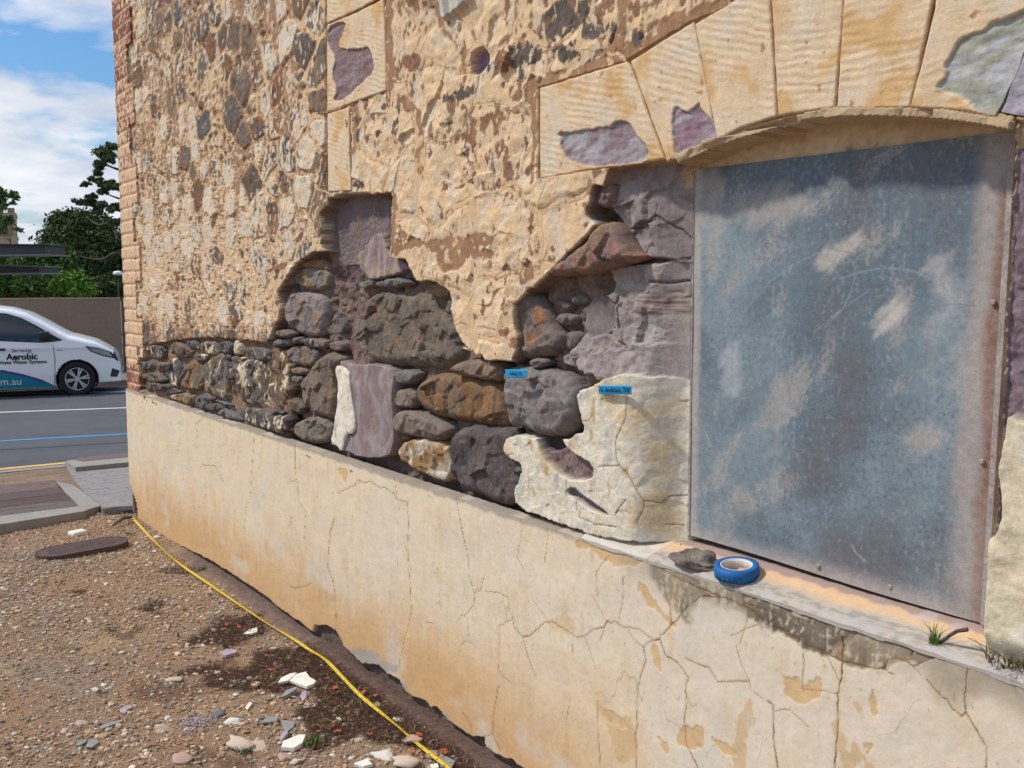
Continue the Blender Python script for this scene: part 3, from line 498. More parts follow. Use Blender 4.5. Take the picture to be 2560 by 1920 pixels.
BST = [([(250, 375), (350, 365), (460, 400), (450, 500), (380, 530), (250, 490)], .02, DK, GR, None, .36), ([(540, 335), (640, 340), (760, 420), (745, 500), (640, 505), (540, 460)], .02, b1_, (.2, .13, .09), None, 0), ([(690, 320), (820, 318), (830, 420), (740, 400)], .015, b1_, GR, None, 0),
 ([(815, 340), (1000, 315), (1050, 400), (1050, 450), (960, 478), (810, 425)], .02, (.14, .12, .1), BRN, None, .34), ([(1060, 318), (1210, 330), (1222, 460), (1110, 462), (1048, 430)], .02, DK, b1_, None, .3), ([(1335, 375), (1620, 415), (1632, 520), (1600, 545), (1420, 520), (1350, 532)], .02, b1_, PU, None, .3),
 ([(760, 460), (920, 470), (920, 540), (800, 545)], .015, DK, GR, None, .36), ([(468, 600), (520, 515), (620, 535), (655, 830), (520, 812), (468, 720)], .02, (.13, .115, .1), PU, None, .42), ([(655, 650), (740, 540), (872, 560), (892, 862), (700, 855), (652, 800)], .02, (.15, .12, .1), (.23, .13, .06), None, .2),
 ([(888, 600), (1040, 455), (1130, 490), (1165, 965), (1100, 972), (900, 892), (882, 700)], .025, (.15, .13, .11), (.19, .145, .1), None, .33), ([(1235, 600), (1400, 525), (1605, 560), (1590, 750), (1605, 1000), (1685, 1062), (1520, 1072), (1430, 1022), (1320, 1002), (1268, 850), (1290, 760), (1240, 700)], .03, b1_, (.17, .125, .09), None, .43),
 ([(140, 550), (320, 540), (337, 632), (200, 642)], .015, b1_, GR, None, .3), ([(335, 558), (472, 560), (462, 662), (370, 652)], .015, b1_, BRN, None, 0), ([(190, 680), (380, 668), (472, 740), (462, 782), (240, 762)], .015, b1_, (.17, .14, .08), None, 0), ([(200, 770), (400, 790), (530, 808), (542, 832), (400, 872), (230, 852)], .012, DK, BRN, None, 0),
 ([(400, 820), (530, 818), (560, 860), (682, 882), (460, 912)], .012, GR, PU, None, 0), ([(478, 940), (580, 903), (782, 898), (782, 1032), (700, 1022), (560, 972)], .02, (.17, .13, .08), OCH, None, .38), ([(780, 940), (900, 908), (918, 1060), (910, 1092), (780, 1052)], .02, (.16, .16, .17), PU, None, 0),
 ([(930, 1000), (1130, 1030), (1080, 1092), (930, 1092)], .015, b1_, DK, None, 0), ([(908, 938), (990, 928), (1012, 970), (950, 987)], .01, GR, PU, None, 0), ([(1000, 968), (1180, 1018), (1202, 1042), (1080, 1012)], .01, (.17, .15, .14), GR, None, 0), ([(1068, 1112), (1130, 1058), (1292, 1170), (1302, 1212), (1150, 1172)], .015, (.16, .15, .15), GR, None, 0),
 ([(1228, 1080), (1300, 1038), (1400, 1060), (1760, 1148), (1852, 1160), (1832, 1300), (1752, 1337), (1640, 1312), (1400, 1242), (1290, 1182)], .02, DK, (.15, .135, .11), None, .42), ([(1150, 618), (1240, 618), (1252, 742), (1160, 747)], .015, DK, b1_, None, 0), ([(1138, 540), (1242, 545), (1252, 602), (1150, 612)], .012, PU, GR, None, 0), ([(1133, 473), (1202, 473), (1202, 522), (1140, 527)], .012, GR, PU, None, 0),
 ([(1230, 318), (1290, 318), (1312, 462), (1230, 472)], .012, (.5, .44, .33), (.3, .26, .2), None, .4), ([(1690, 190), (1860, 228), (1832, 282), (1690, 272)], .012, GR, BRN, None, 0), ([(1680, 300), (1762, 320), (1752, 382), (1660, 372)], .012, PU, GR, None, 0), ([(1200, 490), (1330, 500), (1322, 560), (1210, 545)], .012, DK, BRN, None, .4)]
for i, (pts, r, c1, c2, c3, pt) in enumerate(BST):
    patch('exposed_stone', B(pts), .004, .0055, pillow(r, .034, 300 + i * 5, .003, (random.uniform(-.1, .1), random.uniform(-.1, .1))), stonecol(c1, c2, 90 + i * 3, c3, .18, pt), M['rock'], back=.06, warp=.005, wf=26, smooth=1, seed=i + 60, grow=.006)
for i, (pts, y, r, hg, c1, c2, c3, pt) in enumerate(ST):
    patch('exposed_stone', T(1, 1, pts), y - .004, .0045, pillow(r * .75, hg * .9, i * 5, .002 + r * .07, (random.uniform(-.08, .08), random.uniform(-.08, .08))), stonecol(c1, c2, i * 3, c3, .18, pt), M['rock'], back=.12, warp=.005, wf=26, smooth=1, seed=i, grow=.004)
# white plaster remnant strip
o = patch('plaster_remnant', T(1, 1, [(680, 1530), (705, 1490), (795, 1535), (815, 1659), (825, 1810), (857, 1950), (842, 2090), (768, 2085), (752, 2210), (735, 2242), (700, 2190), (642, 2170), (670, 2060), (700, 1860), (712, 1659)]), -.014, .004,
      lambda x, z, d: .004 * fbm(x * 18, z * 18, 3, 3) - .004 * sstep(0, .01, d), stonecol((.72, .67, .56), (.66, .6, .48), 3, (.5, .42, .3), .33), M['plaster'], back=.06, warp=.004, wf=40)
o['label'] = 'white strip of old plaster left between stones'
# ------------------------------------------------------------------ dressed blocks: quoin blocks and arch stones
def tooled(seed, ang=0.0, amp=.0008, freq=330):
    def f(x, z, d):
        t = x * math.sin(ang) + z * math.cos(ang) + .010 * fbm(x * 12, z * 18, 3, seed)
        env = sstep(-.35, .25, fbm(x * 7, z * 7, 3, seed + 3))
        return -amp * np.sin(t * freq) * env * sstep(0, .012, d) * (.5 + .9 * (fbm(x * 22, z * 60, 2, seed + 5) + .3)) + .002 * fbm(x * 10, z * 10, 3, seed) + .005 * (1 - sstep(0, .005, d))
    return f
def dresscol(seed, holes=(), y=0, spots=()):
    def f(x, z, d):
        a = np.broadcast_to(np.array((.68, .52, .34), f32), x.shape + (3,)); q = fbm(x * 7, z * 9, 4, seed)
        a = mixc(a, (.62, .40, .19), sstep(.02, .35, q)); a = mixc(a, (.66, .54, .40), sstep(.1, .4, -q)); a = mixc(a, (.42, .24, .12), sstep(.36, .55, fbm(x * 28, z * 45, 4, seed + 4)))
        a = mixc(a, (.45, .26, .13), 1 - sstep(.0, .005, d + .003 * fbm(x * 40, z * 40, 2, 3)))
        for hpz, c1, c2 in holes:
            s = sdf(x, z, chaikin(onwall(hpz, y), 1)); k = 1 - sstep(-.002, .002, s + .006 * fbm(x * 40, z * 40, 4, 5))
            cc = mixc(np.broadcast_to(np.array(c1, f32), x.shape + (3,)), c2, sstep(-.2, .3, fbm(x * 6 + z * 9, z * 28 - x * 10, 4, seed + 8))) * (1 + .25 * fbm(x * 50, z * 50, 3, 2))[..., None]
            a = a + (cc - a) * k[..., None]
        return a
    return f
def block(pts, seed, ang=0., holes=(), name='arch_stone', y=-.009, back=.11, **kw):
    tf = tooled(seed, ang)
    def hf(x, z, d):
        b = tf(x, z, d)
        for hpz, _, _ in holes:
            s = sdf(x, z, chaikin(onwall(hpz, y), 1)); k = 1 - sstep(-.003, .003, s + .006 * fbm(x * 40, z * 40, 4, 5)); b = b * (1 - k) + k * (.007 + .006 * fbm(x * 12, z * 30, 4, 4))
        return b
    return patch(name, pts, y, .0028, hf, dresscol(seed, holes, y), M['dressed'], back=back, warp=.0022, wf=25, smooth=0, grow=.0022, **kw)
PUR = (.245, .185, .20); PUR2 = (.37, .34, .345)
block(T(2, 0, [(240, 762), (985, 535), (1028, 585), (1312, 1370), (1000, 1418), (640, 1468), (240, 1545)]), 3, .25, [(T(2, 0, [(385, 1150), (480, 1140), (780, 1100), (870, 1080), (910, 1030), (1000, 1050), (1060, 1150), (1180, 1280), (1150, 1400), (900, 1420), (640, 1440), (480, 1380), (410, 1260), (430, 1190)]), PUR, PUR2)])
block(T(2, 0, [(1022, 533), (1562, 190), (1640, 520), (1700, 850), (1752, 1185), (1420, 1352), (1335, 1392)]), 8, .35, [(T(2, 0, [(1385, 960), (1420, 910), (1470, 960), (1540, 960), (1620, 870), (1620, 940), (1690, 990), (1750, 1120), (1760, 1200), (1600, 1290), (1410, 1390), (1380, 1100)]), (.26, .16, .19), (.36, .31, .34))])
block(O([(1501, 52), (1580, 5), (1660, -35), (1668, 110), (1676, 251), (1605, 273), (1549, 301), (1527, 190)]), 13, .3)
block(O([(1664, -37), (1740, -60), (1822, -80), (1822, 0), (1802, 233), (1740, 239), (1680, 250), (1672, 110)]), 18, .12)
block(O([(1827, -82), (1920, -85), (2035, -80), (2012, 10), (1965, 231), (1880, 234), (1807, 233)]), 23, .02)
block(T(3, 0, [(1465, -250), (2300, -200), (2280, 200), (2130, 600), (1945, 985), (1500, 940), (1222, 925), (1330, 540), (1440, 60)]), 28, -.03,
      [(T(3, 0, [(2330, 60), (2150, 105), (1950, 180), (1820, 290), (1640, 320), (1590, 470), (1520, 560), (1540, 640), (1440, 780), (1600, 800), (1700, 850), (1850, 990), (1950, 1000), (2300, 500)]), (.34, .34, .27), (.43, .43, .44))])
block(T(3, 0, [(2315, 200), (2900, 100), (2900, 1100), (2350, 1040), (2212, 995), (2012, 955), (2100, 740), (2230, 420)]), 33, -.1, [(T(3, 0, [(1900, -200), (3200, -200), (3200, 1400), (1900, 1200)]), (.31, .28, .32), (.40, .38, .41))])
block(T(1, 0, [(612, 215), (860, 110), (1098, -10), (1112, 300), (1120, 780), (870, 870), (614, 968)]), 38, .3, [(T(1, 0, [(612, 230), (740, 185), (780, 210), (700, 400), (760, 430), (900, 420), (970, 400), (1010, 500), (1020, 620), (900, 720), (760, 860), (660, 880), (700, 780), (650, 640), (690, 500), (620, 400)]), (.225, .15, .15), (.28, .21, .215))], name='quoin_block', y=-.011, back=.04)
block(T(1, 0, [(608, -250), (1095, -420), (1095, -40), (860, 90), (612, 200)]), 43, .3, name='quoin_block', y=-.011, back=.04)
block(T(1, 0, [(615, 985), (798, 930), (806, 1290), (818, 1645), (622, 1655)]), 48, .3, name='quoin_block', y=-.014, back=.04)
# ------------------------------------------------------------------ brick corner
def brickf(x, z):
    r = np.floor(z / .086); off = np.where(r % 2 == 0, 0, .115); fx = (x - XL + off) % .23; fz = z % .086
    j = np.minimum(np.minimum(fx, .23 - fx), np.minimum(fz, .086 - fz)); return r, np.floor((x - XL + off) / .23), j + .0035 * fbm(x * 30, z * 30, 3, 2)
def bh(x, z, d): r, c, j = brickf(x, z); return -.008 * sstep(.003, .010, j) + .003 * fbm(x * 30, z * 30, 3, 3)
def bc(x, z, d):
    r, c, j = brickf(x, z); v = RND[(r * 7 + c * 13).astype(int) & 255]
    a = mixc(np.broadcast_to(np.array((.22, .07, .045), f32), x.shape + (3,)), (.33, .14, .08), v) * (1 + .3 * fbm(x * 50, z * 50, 3, 4))[..., None]
    p = sstep(-.05, .1, fbm(x * 26, z * 26, 4, 6) + .55 * (1 - sstep(1.6, 3.4, z)) - .22 + .3 * v - .8 * (1 - sstep(1.0, 1.12, z)))
    a = mixc(a, (.66, .45, .28), p); return mixc(a, (.60, .42, .26), (1 - sstep(.003, .008, j)) * .9)
poly = [(XL - .005, LEDGE - .01)]; z = LEDGE - .01; k = 0
while z < 4.99: w = (.31, .43)[k % 2]; poly += [(XL + w, z), (XL + w, z + .258)]; z += .258; k += 1
poly += [(XL - .005, z)]
patch('brick_corner', poly, -.014, .008, bh, bc, M['brick'], back=.1, warp=.002, smooth=0, inwall=True)
# ------------------------------------------------------------------ PLINTH
pcx = [XL - .012]; px = 318
while px < 2600: v = WP(px, 1300, PL_Y)[0]; (pcx.append(v) if v > pcx[-1] else None); px += 2.3
pcx = np.concatenate([np.array(pcx), np.arange(pcx[-1] + .01, .7, .02)]).astype(f32); pz = np.arange(-.06, LEDGE + .0005, .0028).astype(f32)
X, Z = np.meshgrid(pcx, pz)
fine = fbm(X * 40, Z * 40, 4, 3); med = fbm(X * 6, Z * 6, 4, 4); big = fbm(X * 1.6, Z * 1.6, 4, 7)
streak = fbm(X * 22, Z * 1.6, 4, 9); blot = fbm(X * 9, Z * 4.5, 5, 14)
C = np.broadcast_to(np.array((.71, .58, .41), f32), X.shape + (3,)).copy()
C = mixc(C, (.68, .59, .46), sstep(-.2, .35, big + .25 * (X + 3.2) * .5)); C = mixc(C, (.65, .49, .30), sstep(.0, .45, .6 * streak + .6 * med) * .45)
lowk = sstep(.52, .06, Z + .22 * big + .10 * streak) * (1 - .75 * sstep(-2.6, -1.7, X)); C = mixc(C, (.56, .33, .14), np.clip(lowk, 0, 1) * .85)
C = mixc(C, (.60, .35, .15), sstep(.25, .45, blot) * sstep(.6, .3, Z) * sstep(-1.6, -2.4, X) * .6)
C = mixc(C, (.58, .40, .20), sstep(.30, .345, fbm(X * 7, Z * 4, 5, 24)) * sstep(-2.6, -2.0, X) * .75)             # peeled ochre flakes on the right
C = mixc(C, (.60, .57, .50), sstep(.18, .45, fbm(X * 3, Z * 5, 4, 34)) * .5)
C = mixc(C, (.33, .24, .15), sstep(.46, .55, fbm(X * 75, Z * 60, 3, 44) + .15 * med) * .55)                                   # specks
C = C * (1 + .06 * fine[..., None])
Y = PL_Y - .004 * big - .0035 * med - .0006 * fine
def pp(pts, col, warp=.012, wf=25, soft=.003, amt=1., dy=0, y=PL_Y, sm=1, tex=.15, grow=0):
    global C, Y
    s = sdf(X, Z, chaikin(onwall(pts, y), sm)) - grow; m = s < .045
    if not m.any(): return
    x = X[m]; z = Z[m]; k = (1 - sstep(-soft, soft, s[m] + warp * fbm(x * wf, z * wf, 4, 5))) * amt
    if grow: k = k * (1 - .75 * sstep(-.05, .35, fbm(x * 55, z * 40, 4, 61) + .5 * fbm(x * 11, z * 7, 3, 62)))
    cc = np.array(col, f32) * (1 + tex * fbm(x * 40, z * 40, 4, 8) + tex * fbm(x * 9, z * 9, 3, 9))[..., None]
    C[m] = C[m] + (cc - C[m]) * k[..., None]; Y[m] += dy * k
OC = (.62, .43, .23); GY_ = (.33, .31, .28)
for p in [T(2, 3, [(740, 1140), (900, 1180), (980, 1280), (1050, 1350), (930, 1310), (800, 1270)]), T(2, 3, [(1190, 620), (1270, 620), (1310, 900), (1240, 740)]), T(3, 3, [(130, 840), (280, 880), (300, 980), (460, 840), (470, 1050), (230, 1130), (120, 950)]),
          T(2, 3, [(1460, 1300), (1650, 1290), (1640, 1480), (1560, 1500), (1400, 1450)]), T(2, 3, [(1700, 1340), (1850, 1460), (1990, 1560), (1850, 1560), (1700, 1430)]), T(2, 3, [(1260, 1380), (1330, 1440), (1350, 1550), (1270, 1450)]),
          T(2, 2, [(540, 1340), (700, 1380), (860, 1420), (1100, 1480), (1150, 1560), (850, 1590), (700, 1440), (530, 1400)]), T(2, 3, [(1090, 60), (1180, 100), (1290, 300), (1440, 440), (1400, 460), (1300, 330), (1150, 230)]),
          T(3, 3, [(830, 1450), (910, 1430), (900, 1530), (850, 1590)]), T(1, 3, [(620, 210), (690, 180), (700, 330), (620, 300)]), T(3, 3, [(880, 960), (940, 980), (910, 1270), (890, 1200)]), T(1, 2, [(690, 700), (800, 760), (750, 880)])]:
    pp(p, OC, warp=.02, wf=22, soft=.002, dy=.0015)
for p in [T(1, 3, [(760, 640), (900, 620), (1050, 650), (1100, 740), (1230, 780), (1200, 850), (1060, 820), (900, 780), (770, 690)]), T(1, 3, [(1520, 1130), (1640, 1170), (1700, 1300), (1600, 1250), (1520, 1180)]), T(1, 3, [(1980, 1470), (2050, 1500), (2100, 1590), (2000, 1540)]), T(1, 3, [(1250, 920), (1320, 930), (1300, 1020)])]:
    pp(p, (.36, .33, .29), warp=.025, wf=20, soft=.008, amt=.85)
# grime and broken render under the sill
pp(T(2, 2, [(1180, 1530), (1400, 1560), (1700, 1659), (1900, 1659), (2212, 1850), (2212, 2090), (2050, 1980), (1640, 1840), (1500, 1900), (1540, 2100), (1380, 1900), (1260, 1700)]), (.21, .165, .115), grow=.008, warp=.03, wf=14, soft=.016, amt=.9, tex=.8)
pp(T(3, 3, [(-200, 120), (170, 190), (420, 290), (520, 330), (800, 390), (830, 440), (640, 560), (500, 650), (300, 580), (150, 470), (0, 430), (-180, 300)]), (.12, .095, .07), grow=.010, warp=.014, wf=22, soft=.006, amt=.97, tex=.6, dy=.003)
pp(T(3, 3, [(830, 400), (1180, 500), (1500, 590), (1490, 640), (1330, 750), (1190, 720), (1030, 720), (1000, 800), (650, 740), (520, 650), (660, 550)]), (.28, .21, .13), grow=.006, warp=.016, wf=18, soft=.006, amt=.95, tex=.5, dy=.003)
pp(T(3, 3, [(1380, 720), (1500, 640), (2300, 850), (2300, 1200), (1900, 950), (1500, 1060), (1380, 900)]), (.36, .29, .2), warp=.05, wf=10, soft=.04, amt=.7, tex=.4)
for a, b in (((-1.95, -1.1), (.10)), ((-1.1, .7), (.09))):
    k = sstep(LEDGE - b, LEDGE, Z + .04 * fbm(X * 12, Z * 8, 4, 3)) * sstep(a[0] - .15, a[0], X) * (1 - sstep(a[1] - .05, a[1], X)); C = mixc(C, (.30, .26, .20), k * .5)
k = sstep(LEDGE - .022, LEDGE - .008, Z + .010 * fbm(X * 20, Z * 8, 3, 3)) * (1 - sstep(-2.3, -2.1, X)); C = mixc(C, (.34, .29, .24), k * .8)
CR = [(2, 2, [(1180, 1540), (1300, 1600), (1450, 1690), (1600, 1750), (1800, 1830)], 2), (2, 3, [(1990, 190), (2000, 240), (2090, 260), (2212, 300)], 1.8), (3, 3, [(20, 300), (60, 370), (0, 420)], 2.4), (3, 3, [(160, 210), (170, 340), (300, 390), (420, 410)], 1.2), (3, 3, [(1500, 600), (1650, 630), (1760, 680), (1900, 780), (2212, 840)], 2.2), (3, 3, [(1230, 590), (1240, 660), (1225, 680)], 3),
 (0, 2, [(1690, 340), (1705, 430), (1697, 575)], 1), (0, 2, [(1755, 290), (1700, 345)], 1), (0, 2, [(2195, 460), (2180, 700), (2165, 950), (2125, 1080), (2110, 1260)], 1.3), (0, 2, [(1740, 700), (1860, 710), (1930, 850)], 1),
 (1, 2, [(680, 1160), (640, 1280), (625, 1430), (620, 1590), (650, 1659), (680, 1779), (690, 2010), (688, 2170)], 2.4), (1, 2, [(335, 510), (340, 780), (360, 860), (362, 1000), (400, 1060), (430, 1110), (415, 1360)], 1.2), (1, 2, [(270, 860), (345, 830)], .8),
 (1, 2, [(700, 950), (750, 920), (850, 880), (880, 830), (950, 855), (990, 840)], 1.1), (1, 2, [(1190, 780), (1215, 960)], .9), (1, 2, [(1000, 850), (1080, 900), (1110, 890), (1190, 950), (1220, 1000), (1310, 1020), (1320, 1200), (1310, 1400), (1325, 1659), (1345, 1959), (1280, 2190), (1240, 2380), (1235, 2570)], 1.2),
 (1, 2, [(1720, 930), (1770, 1200), (1830, 1480), (1845, 1659), (1890, 1809), (1885, 1909), (1800, 2009), (1770, 1999), (1735, 2069)], 1.3), (1, 3, [(1890, 140), (1940, 130), (1970, 0)], 1), (1, 3, [(1980, 130), (2110, 150), (2180, 190)], 1), (1, 3, [(1825, 360), (1835, 480), (1850, 570), (1910, 630)], .9),
 (1, 3, [(1765, 610), (1810, 560), (1850, 580)], 1), (1, 3, [(2200, 380), (2100, 430), (2095, 820), (2110, 850), (2200, 930)], 1), (1, 3, [(2095, 950), (2050, 1200), (2045, 1370), (2110, 1510)], 1.4), (1, 3, [(1780, 1180), (1850, 1280), (1865, 1400)], 1.1), (1, 3, [(1965, 1450), (1970, 1390), (2045, 1365)], 1.1),
 (1, 3, [(300, 90), (330, 105), (440, 90), (475, 60)], 1), (1, 3, [(340, 110), (335, 220), (310, 370)], .9), (1, 3, [(1465, 400), (1530, 410), (1490, 480)], .8), (1, 2, [(1560, 1250), (1530, 1500), (1550, 1659)], .7), (1, 3, [(600, 0), (615, 260)], .8),
 (2, 3, [(0, 340), (20, 440), (85, 520), (150, 520), (240, 440), (280, 400), (350, 400), (450, 460), (560, 530), (630, 520), (700, 465), (800, 440), (825, 385), (860, 410), (890, 395), (950, 440), (1100, 460), (1220, 555), (1280, 550), (1290, 510), (1360, 460), (1380, 400), (1380, 280), (1330, 170), (1320, 90), (1230, 20)], 1.5),
 (2, 3, [(90, 530), (140, 700), (205, 880)], 1.1), (2, 3, [(180, 210), (310, 390)], .9), (2, 3, [(700, 180), (800, 370)], 1), (2, 3, [(960, 0), (965, 170), (915, 410)], 1.3), (2, 3, [(825, 385), (790, 470), (760, 560)], 1.2),
 (2, 3, [(1270, 550), (1170, 575), (1140, 620), (1155, 740), (1120, 830), (1085, 980), (1075, 1120), (1085, 1280), (1065, 1380), (1080, 1520), (1070, 1659)], 1.7), (2, 3, [(1285, 560), (1330, 680), (1430, 745), (1530, 880), (1505, 950), (1515, 1100), (1490, 1230), (1500, 1450), (1560, 1550), (1610, 1659)], 1.9),
 (2, 3, [(1500, 710), (1600, 760), (1700, 790), (1780, 910), (1940, 915), (2045, 910)], 2.0), (2, 3, [(1940, 600), (1980, 760), (2050, 900), (2065, 990), (2180, 1070)], 1.1), (2, 3, [(1380, 420), (1440, 380), (1480, 300), (1540, 250), (1615, 185), (1700, 170), (1850, 190), (1960, 240), (2050, 280), (2212, 430)], 1.8),
 (2, 3, [(740, 1080), (735, 1200), (745, 1400), (760, 1659)], 1.4), (2, 3, [(520, 560), (525, 670)], .8), (2, 3, [(1900, 520), (2000, 470), (2130, 420)], 1), (2, 3, [(2050, 300), (2020, 450), (1970, 580)], 1.1), (2, 3, [(630, 530), (680, 680), (720, 820)], .9), (2, 3, [(500, 1030), (495, 1100), (470, 1250)], .9), (2, 3, [(1000, 470), (1050, 550), (1140, 620)], 1.2),
 (3, 3, [(0, 430), (150, 475), (240, 530), (310, 590), (500, 660), (650, 740), (850, 785), (1000, 805), (1030, 720), (1100, 715), (1190, 740), (1260, 780), (1330, 750), (1430, 700), (1490, 600)], 2.2), (3, 3, [(1000, 805), (1080, 855)], 1.2), (3, 3, [(1260, 780), (1320, 855)], 1), (3, 3, [(490, 400), (500, 650), (620, 900)], 1.2),
 (3, 3, [(640, 530), (640, 880), (605, 1020), (605, 1300), (590, 1450), (575, 1659)], 2.0), (3, 3, [(290, 590), (315, 720), (300, 980)], 1.3), (3, 3, [(300, 985), (480, 990), (600, 1020)], 1), (3, 3, [(0, 1085), (45, 1110), (50, 1240), (50, 1400), (90, 1659)], 2.0), (3, 3, [(60, 1165), (180, 1155), (350, 1300)], 1.2),
 (3, 3, [(1740, 700), (1700, 1050), (1720, 1190), (1800, 1320), (1890, 1480), (1880, 1659)], 1.5), (3, 3, [(1380, 900), (1450, 990), (1550, 1070), (1600, 1150), (1670, 1210), (1720, 1190)], 1.4), (3, 3, [(170, 200), (300, 250), (420, 300), (520, 335), (580, 310), (700, 350), (900, 400)], 2.2),
 (2, 2, [(300, 1190), (310, 1300), (280, 1550)], 1), (2, 2, [(70, 1130), (90, 1250), (45, 1500), (100, 1600)], 1), (2, 2, [(840, 1480), (770, 1560), (720, 1659)], 1), (2, 2, [(1080, 1470), (1180, 1540), (1330, 1590), (1500, 1640), (1620, 1720)], 2)]
wxx = X + .004 * fbm(X * 45, Z * 45, 3, 6); wzz = Z + .004 * fbm(X * 45, Z * 45, 3, 7)
for i, j, p, w in CR:
    l = ldist(wxx, wzz, onwall(T(i, j, p), PL_Y)); dist = np.abs(float(onwall(T(i, j, p), PL_Y)[0][0])); w2 = .0009 * w + .00022 * dist
    k = (1 - sstep(w2 * .3, w2 * 1.2, l)); C = mixc(C, (.15, .10, .065), k * min(.95, .35 + .3 * w) * (.55 + .6 * sstep(-.3, .3, med + fine))); C = C * (1 - .11 * (1 - sstep(.0, w2 * 5, l))[..., None] * np.array((.5, 1, 1.6), f32)); Y += .0012 * k
# faint network of hairline crazing
hl = np.abs(fbm(X * 3.2, Z * 2.0, 4, 54)); kk = (1 - sstep(.0, .010, hl)) * sstep(.0, .25, fbm(X * 2, Z * 2, 2, 64)); C = mixc(C, (.42, .29, .16), kk * .55)
# torn lower edge: dark footing stones below
BE = T(0, 2, [(1120, 870), (1180, 1040), (1190, 1180), (1400, 1320), (1600, 1430), (1800, 1550), (1980, 1659)]) + T(1, 3, [(20, 170), (70, 200), (180, 300), (310, 390), (400, 450), (490, 530), (510, 470), (600, 470), (690, 520), (740, 600), (750, 640), (900, 800), (1060, 820), (1130, 890), (1240, 950), (1290, 1050), (1370, 1100), (1460, 1130), (1500, 1190), (1560, 1190), (1650, 1300), (1850, 1440), (1970, 1450), (1980, 1530), (2090, 1610), (2212, 1650)])
be = onwall(BE, PL_Y); be = be[np.argsort(be[:, 0])]; bez = np.interp(X, be[:, 0], be[:, 1]) + .022 * sstep(-6.3, -5.5, X) + .009 * fbm(X * 28, X * 0 + 1, 4, 3)
k = 1 - sstep(-.001, .003, Z - bez); C = mixc(C, (.135, .095, .075), k); C = np.where((k > .5)[..., None], C * (1 + .6 * fbm(X * 25, Z * 25, 4, 3)[..., None]), C); Y = Y + k * (.028 + .012 * fbm(X * 18, Z * 18, 3, 5))
V = np.stack([X, Y, Z], -1); r_, c_ = X.shape; base = V.reshape(-1, 3); Q = [gridq(r_, c_).reshape(-1, 4)]
top = V[-1]; tp2 = top.copy(); tp2[:, 1] = .01; tp2[:, 2] += .006 + .003 * pnoise(top[:, 0] * 30, top[:, 0] * 0); n0 = base.shape[0]
ti = np.arange(c_); TQ = np.stack([n0 + ti[:-1], n0 + ti[1:], n0 + c_ + ti[1:], n0 + c_ + ti[:-1]], -1)
lf = V[:, 0]; lf2 = lf.copy(); lf2[:, 1] = .05; li = np.arange(r_); n1_ = n0 + 2 * c_; LQ = np.stack([n1_ + li[1:], n1_ + r_ + li[1:], n1_ + r_ + li[:-1], n1_ + li[:-1]], -1)
tcc = mixc(np.broadcast_to(np.array((.30, .25, .2), f32), (c_, 3)).reshape(c_, 1, 3), (.45, .39, .31), sstep(.0, .4, fbm(top[:, :1] * 6, top[:, :1] * 0 + 3, 3, 2))).reshape(c_, 3)
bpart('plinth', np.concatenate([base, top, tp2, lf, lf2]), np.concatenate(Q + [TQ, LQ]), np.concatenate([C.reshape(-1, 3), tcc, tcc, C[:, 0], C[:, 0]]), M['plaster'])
# ------------------------------------------------------------------ window sill
sx = np.arange(-2.18, .69, .004).astype(f32); sy = np.linspace(PL_Y - .0035, .125, 44).astype(f32); X, Yg = np.meshgrid(sx, sy); t = (Yg - PL_Y) / .12
Zs = LEDGE + .006 + .036 * np.clip(t, 0, 1) + .003 * fbm(X * 25, Yg * 25, 4, 3) - .005 * (1 - sstep(.0, .10, t + .10 * fbm(X * 14, Yg * 3, 4, 7)))
Zs = np.where(X > OPENX[1], np.minimum(Zs, LEDGE + .02), Zs)
q = fbm(X * 5, Yg * 12, 4, 8); tt = t + .18 * q
C = np.broadcast_to(np.array((.62, .42, .25), f32), X.shape + (3,)); C = mixc(C, (.47, .40, .32), sstep(.60, .35, tt)); C = mixc(C, (.30, .275, .25), sstep(.46, .34, tt) * sstep(-.15, .15, fbm(X * 26, Yg * 70, 4, 5)) * .85)
C = mixc(C, (.42, .39, .35), sstep(.22, .10, tt) * sstep(-.2, .1, fbm(X * 14, Yg * 20, 3, 6))); C = mixc(C, (.27, .205, .20), sstep(.74, .86, t + .10 * fbm(X * 20, Yg * 20, 3, 9)) * .8); C = mixc(C, (.46, .38, .38), sstep(.15, .3, fbm(X * 16, Yg * 18, 4, 19)) * sstep(-1.35, -1.1, X) * .6)
wz_ = (X < -1.9); C = np.where(wz_[..., None], mixc(C, (.62, .58, .5), np.full(X.shape, .6, f32)), C)
front = np.stack([X[0], Yg[0] + .001, Zs[0] - .006 - .010 * np.clip(fbm(X[0] * 9, X[0] * 0 + 4, 4, 3) + .25, 0, 1)], -1); V = np.concatenate([np.stack([X, Yg, Zs], -1).reshape(-1, 3), front, np.stack([X[0], Yg[0], Zs[0]], -1)]); r_, c_ = X.shape; ti = np.arange(c_); n0 = r_ * c_
Qf = np.stack([n0 + ti[:-1], n0 + ti[1:], n0 + c_ + ti[1:], n0 + c_ + ti[:-1]], -1)
fc = np.broadcast_to(np.array((.5, .46, .4), f32), (c_, 3))
bpart('window_sill', V, np.concatenate([gridq(r_, c_).reshape(-1, 4), Qf]), np.concatenate([C.reshape(-1, 3), fc, C[0]]), M['plaster'])
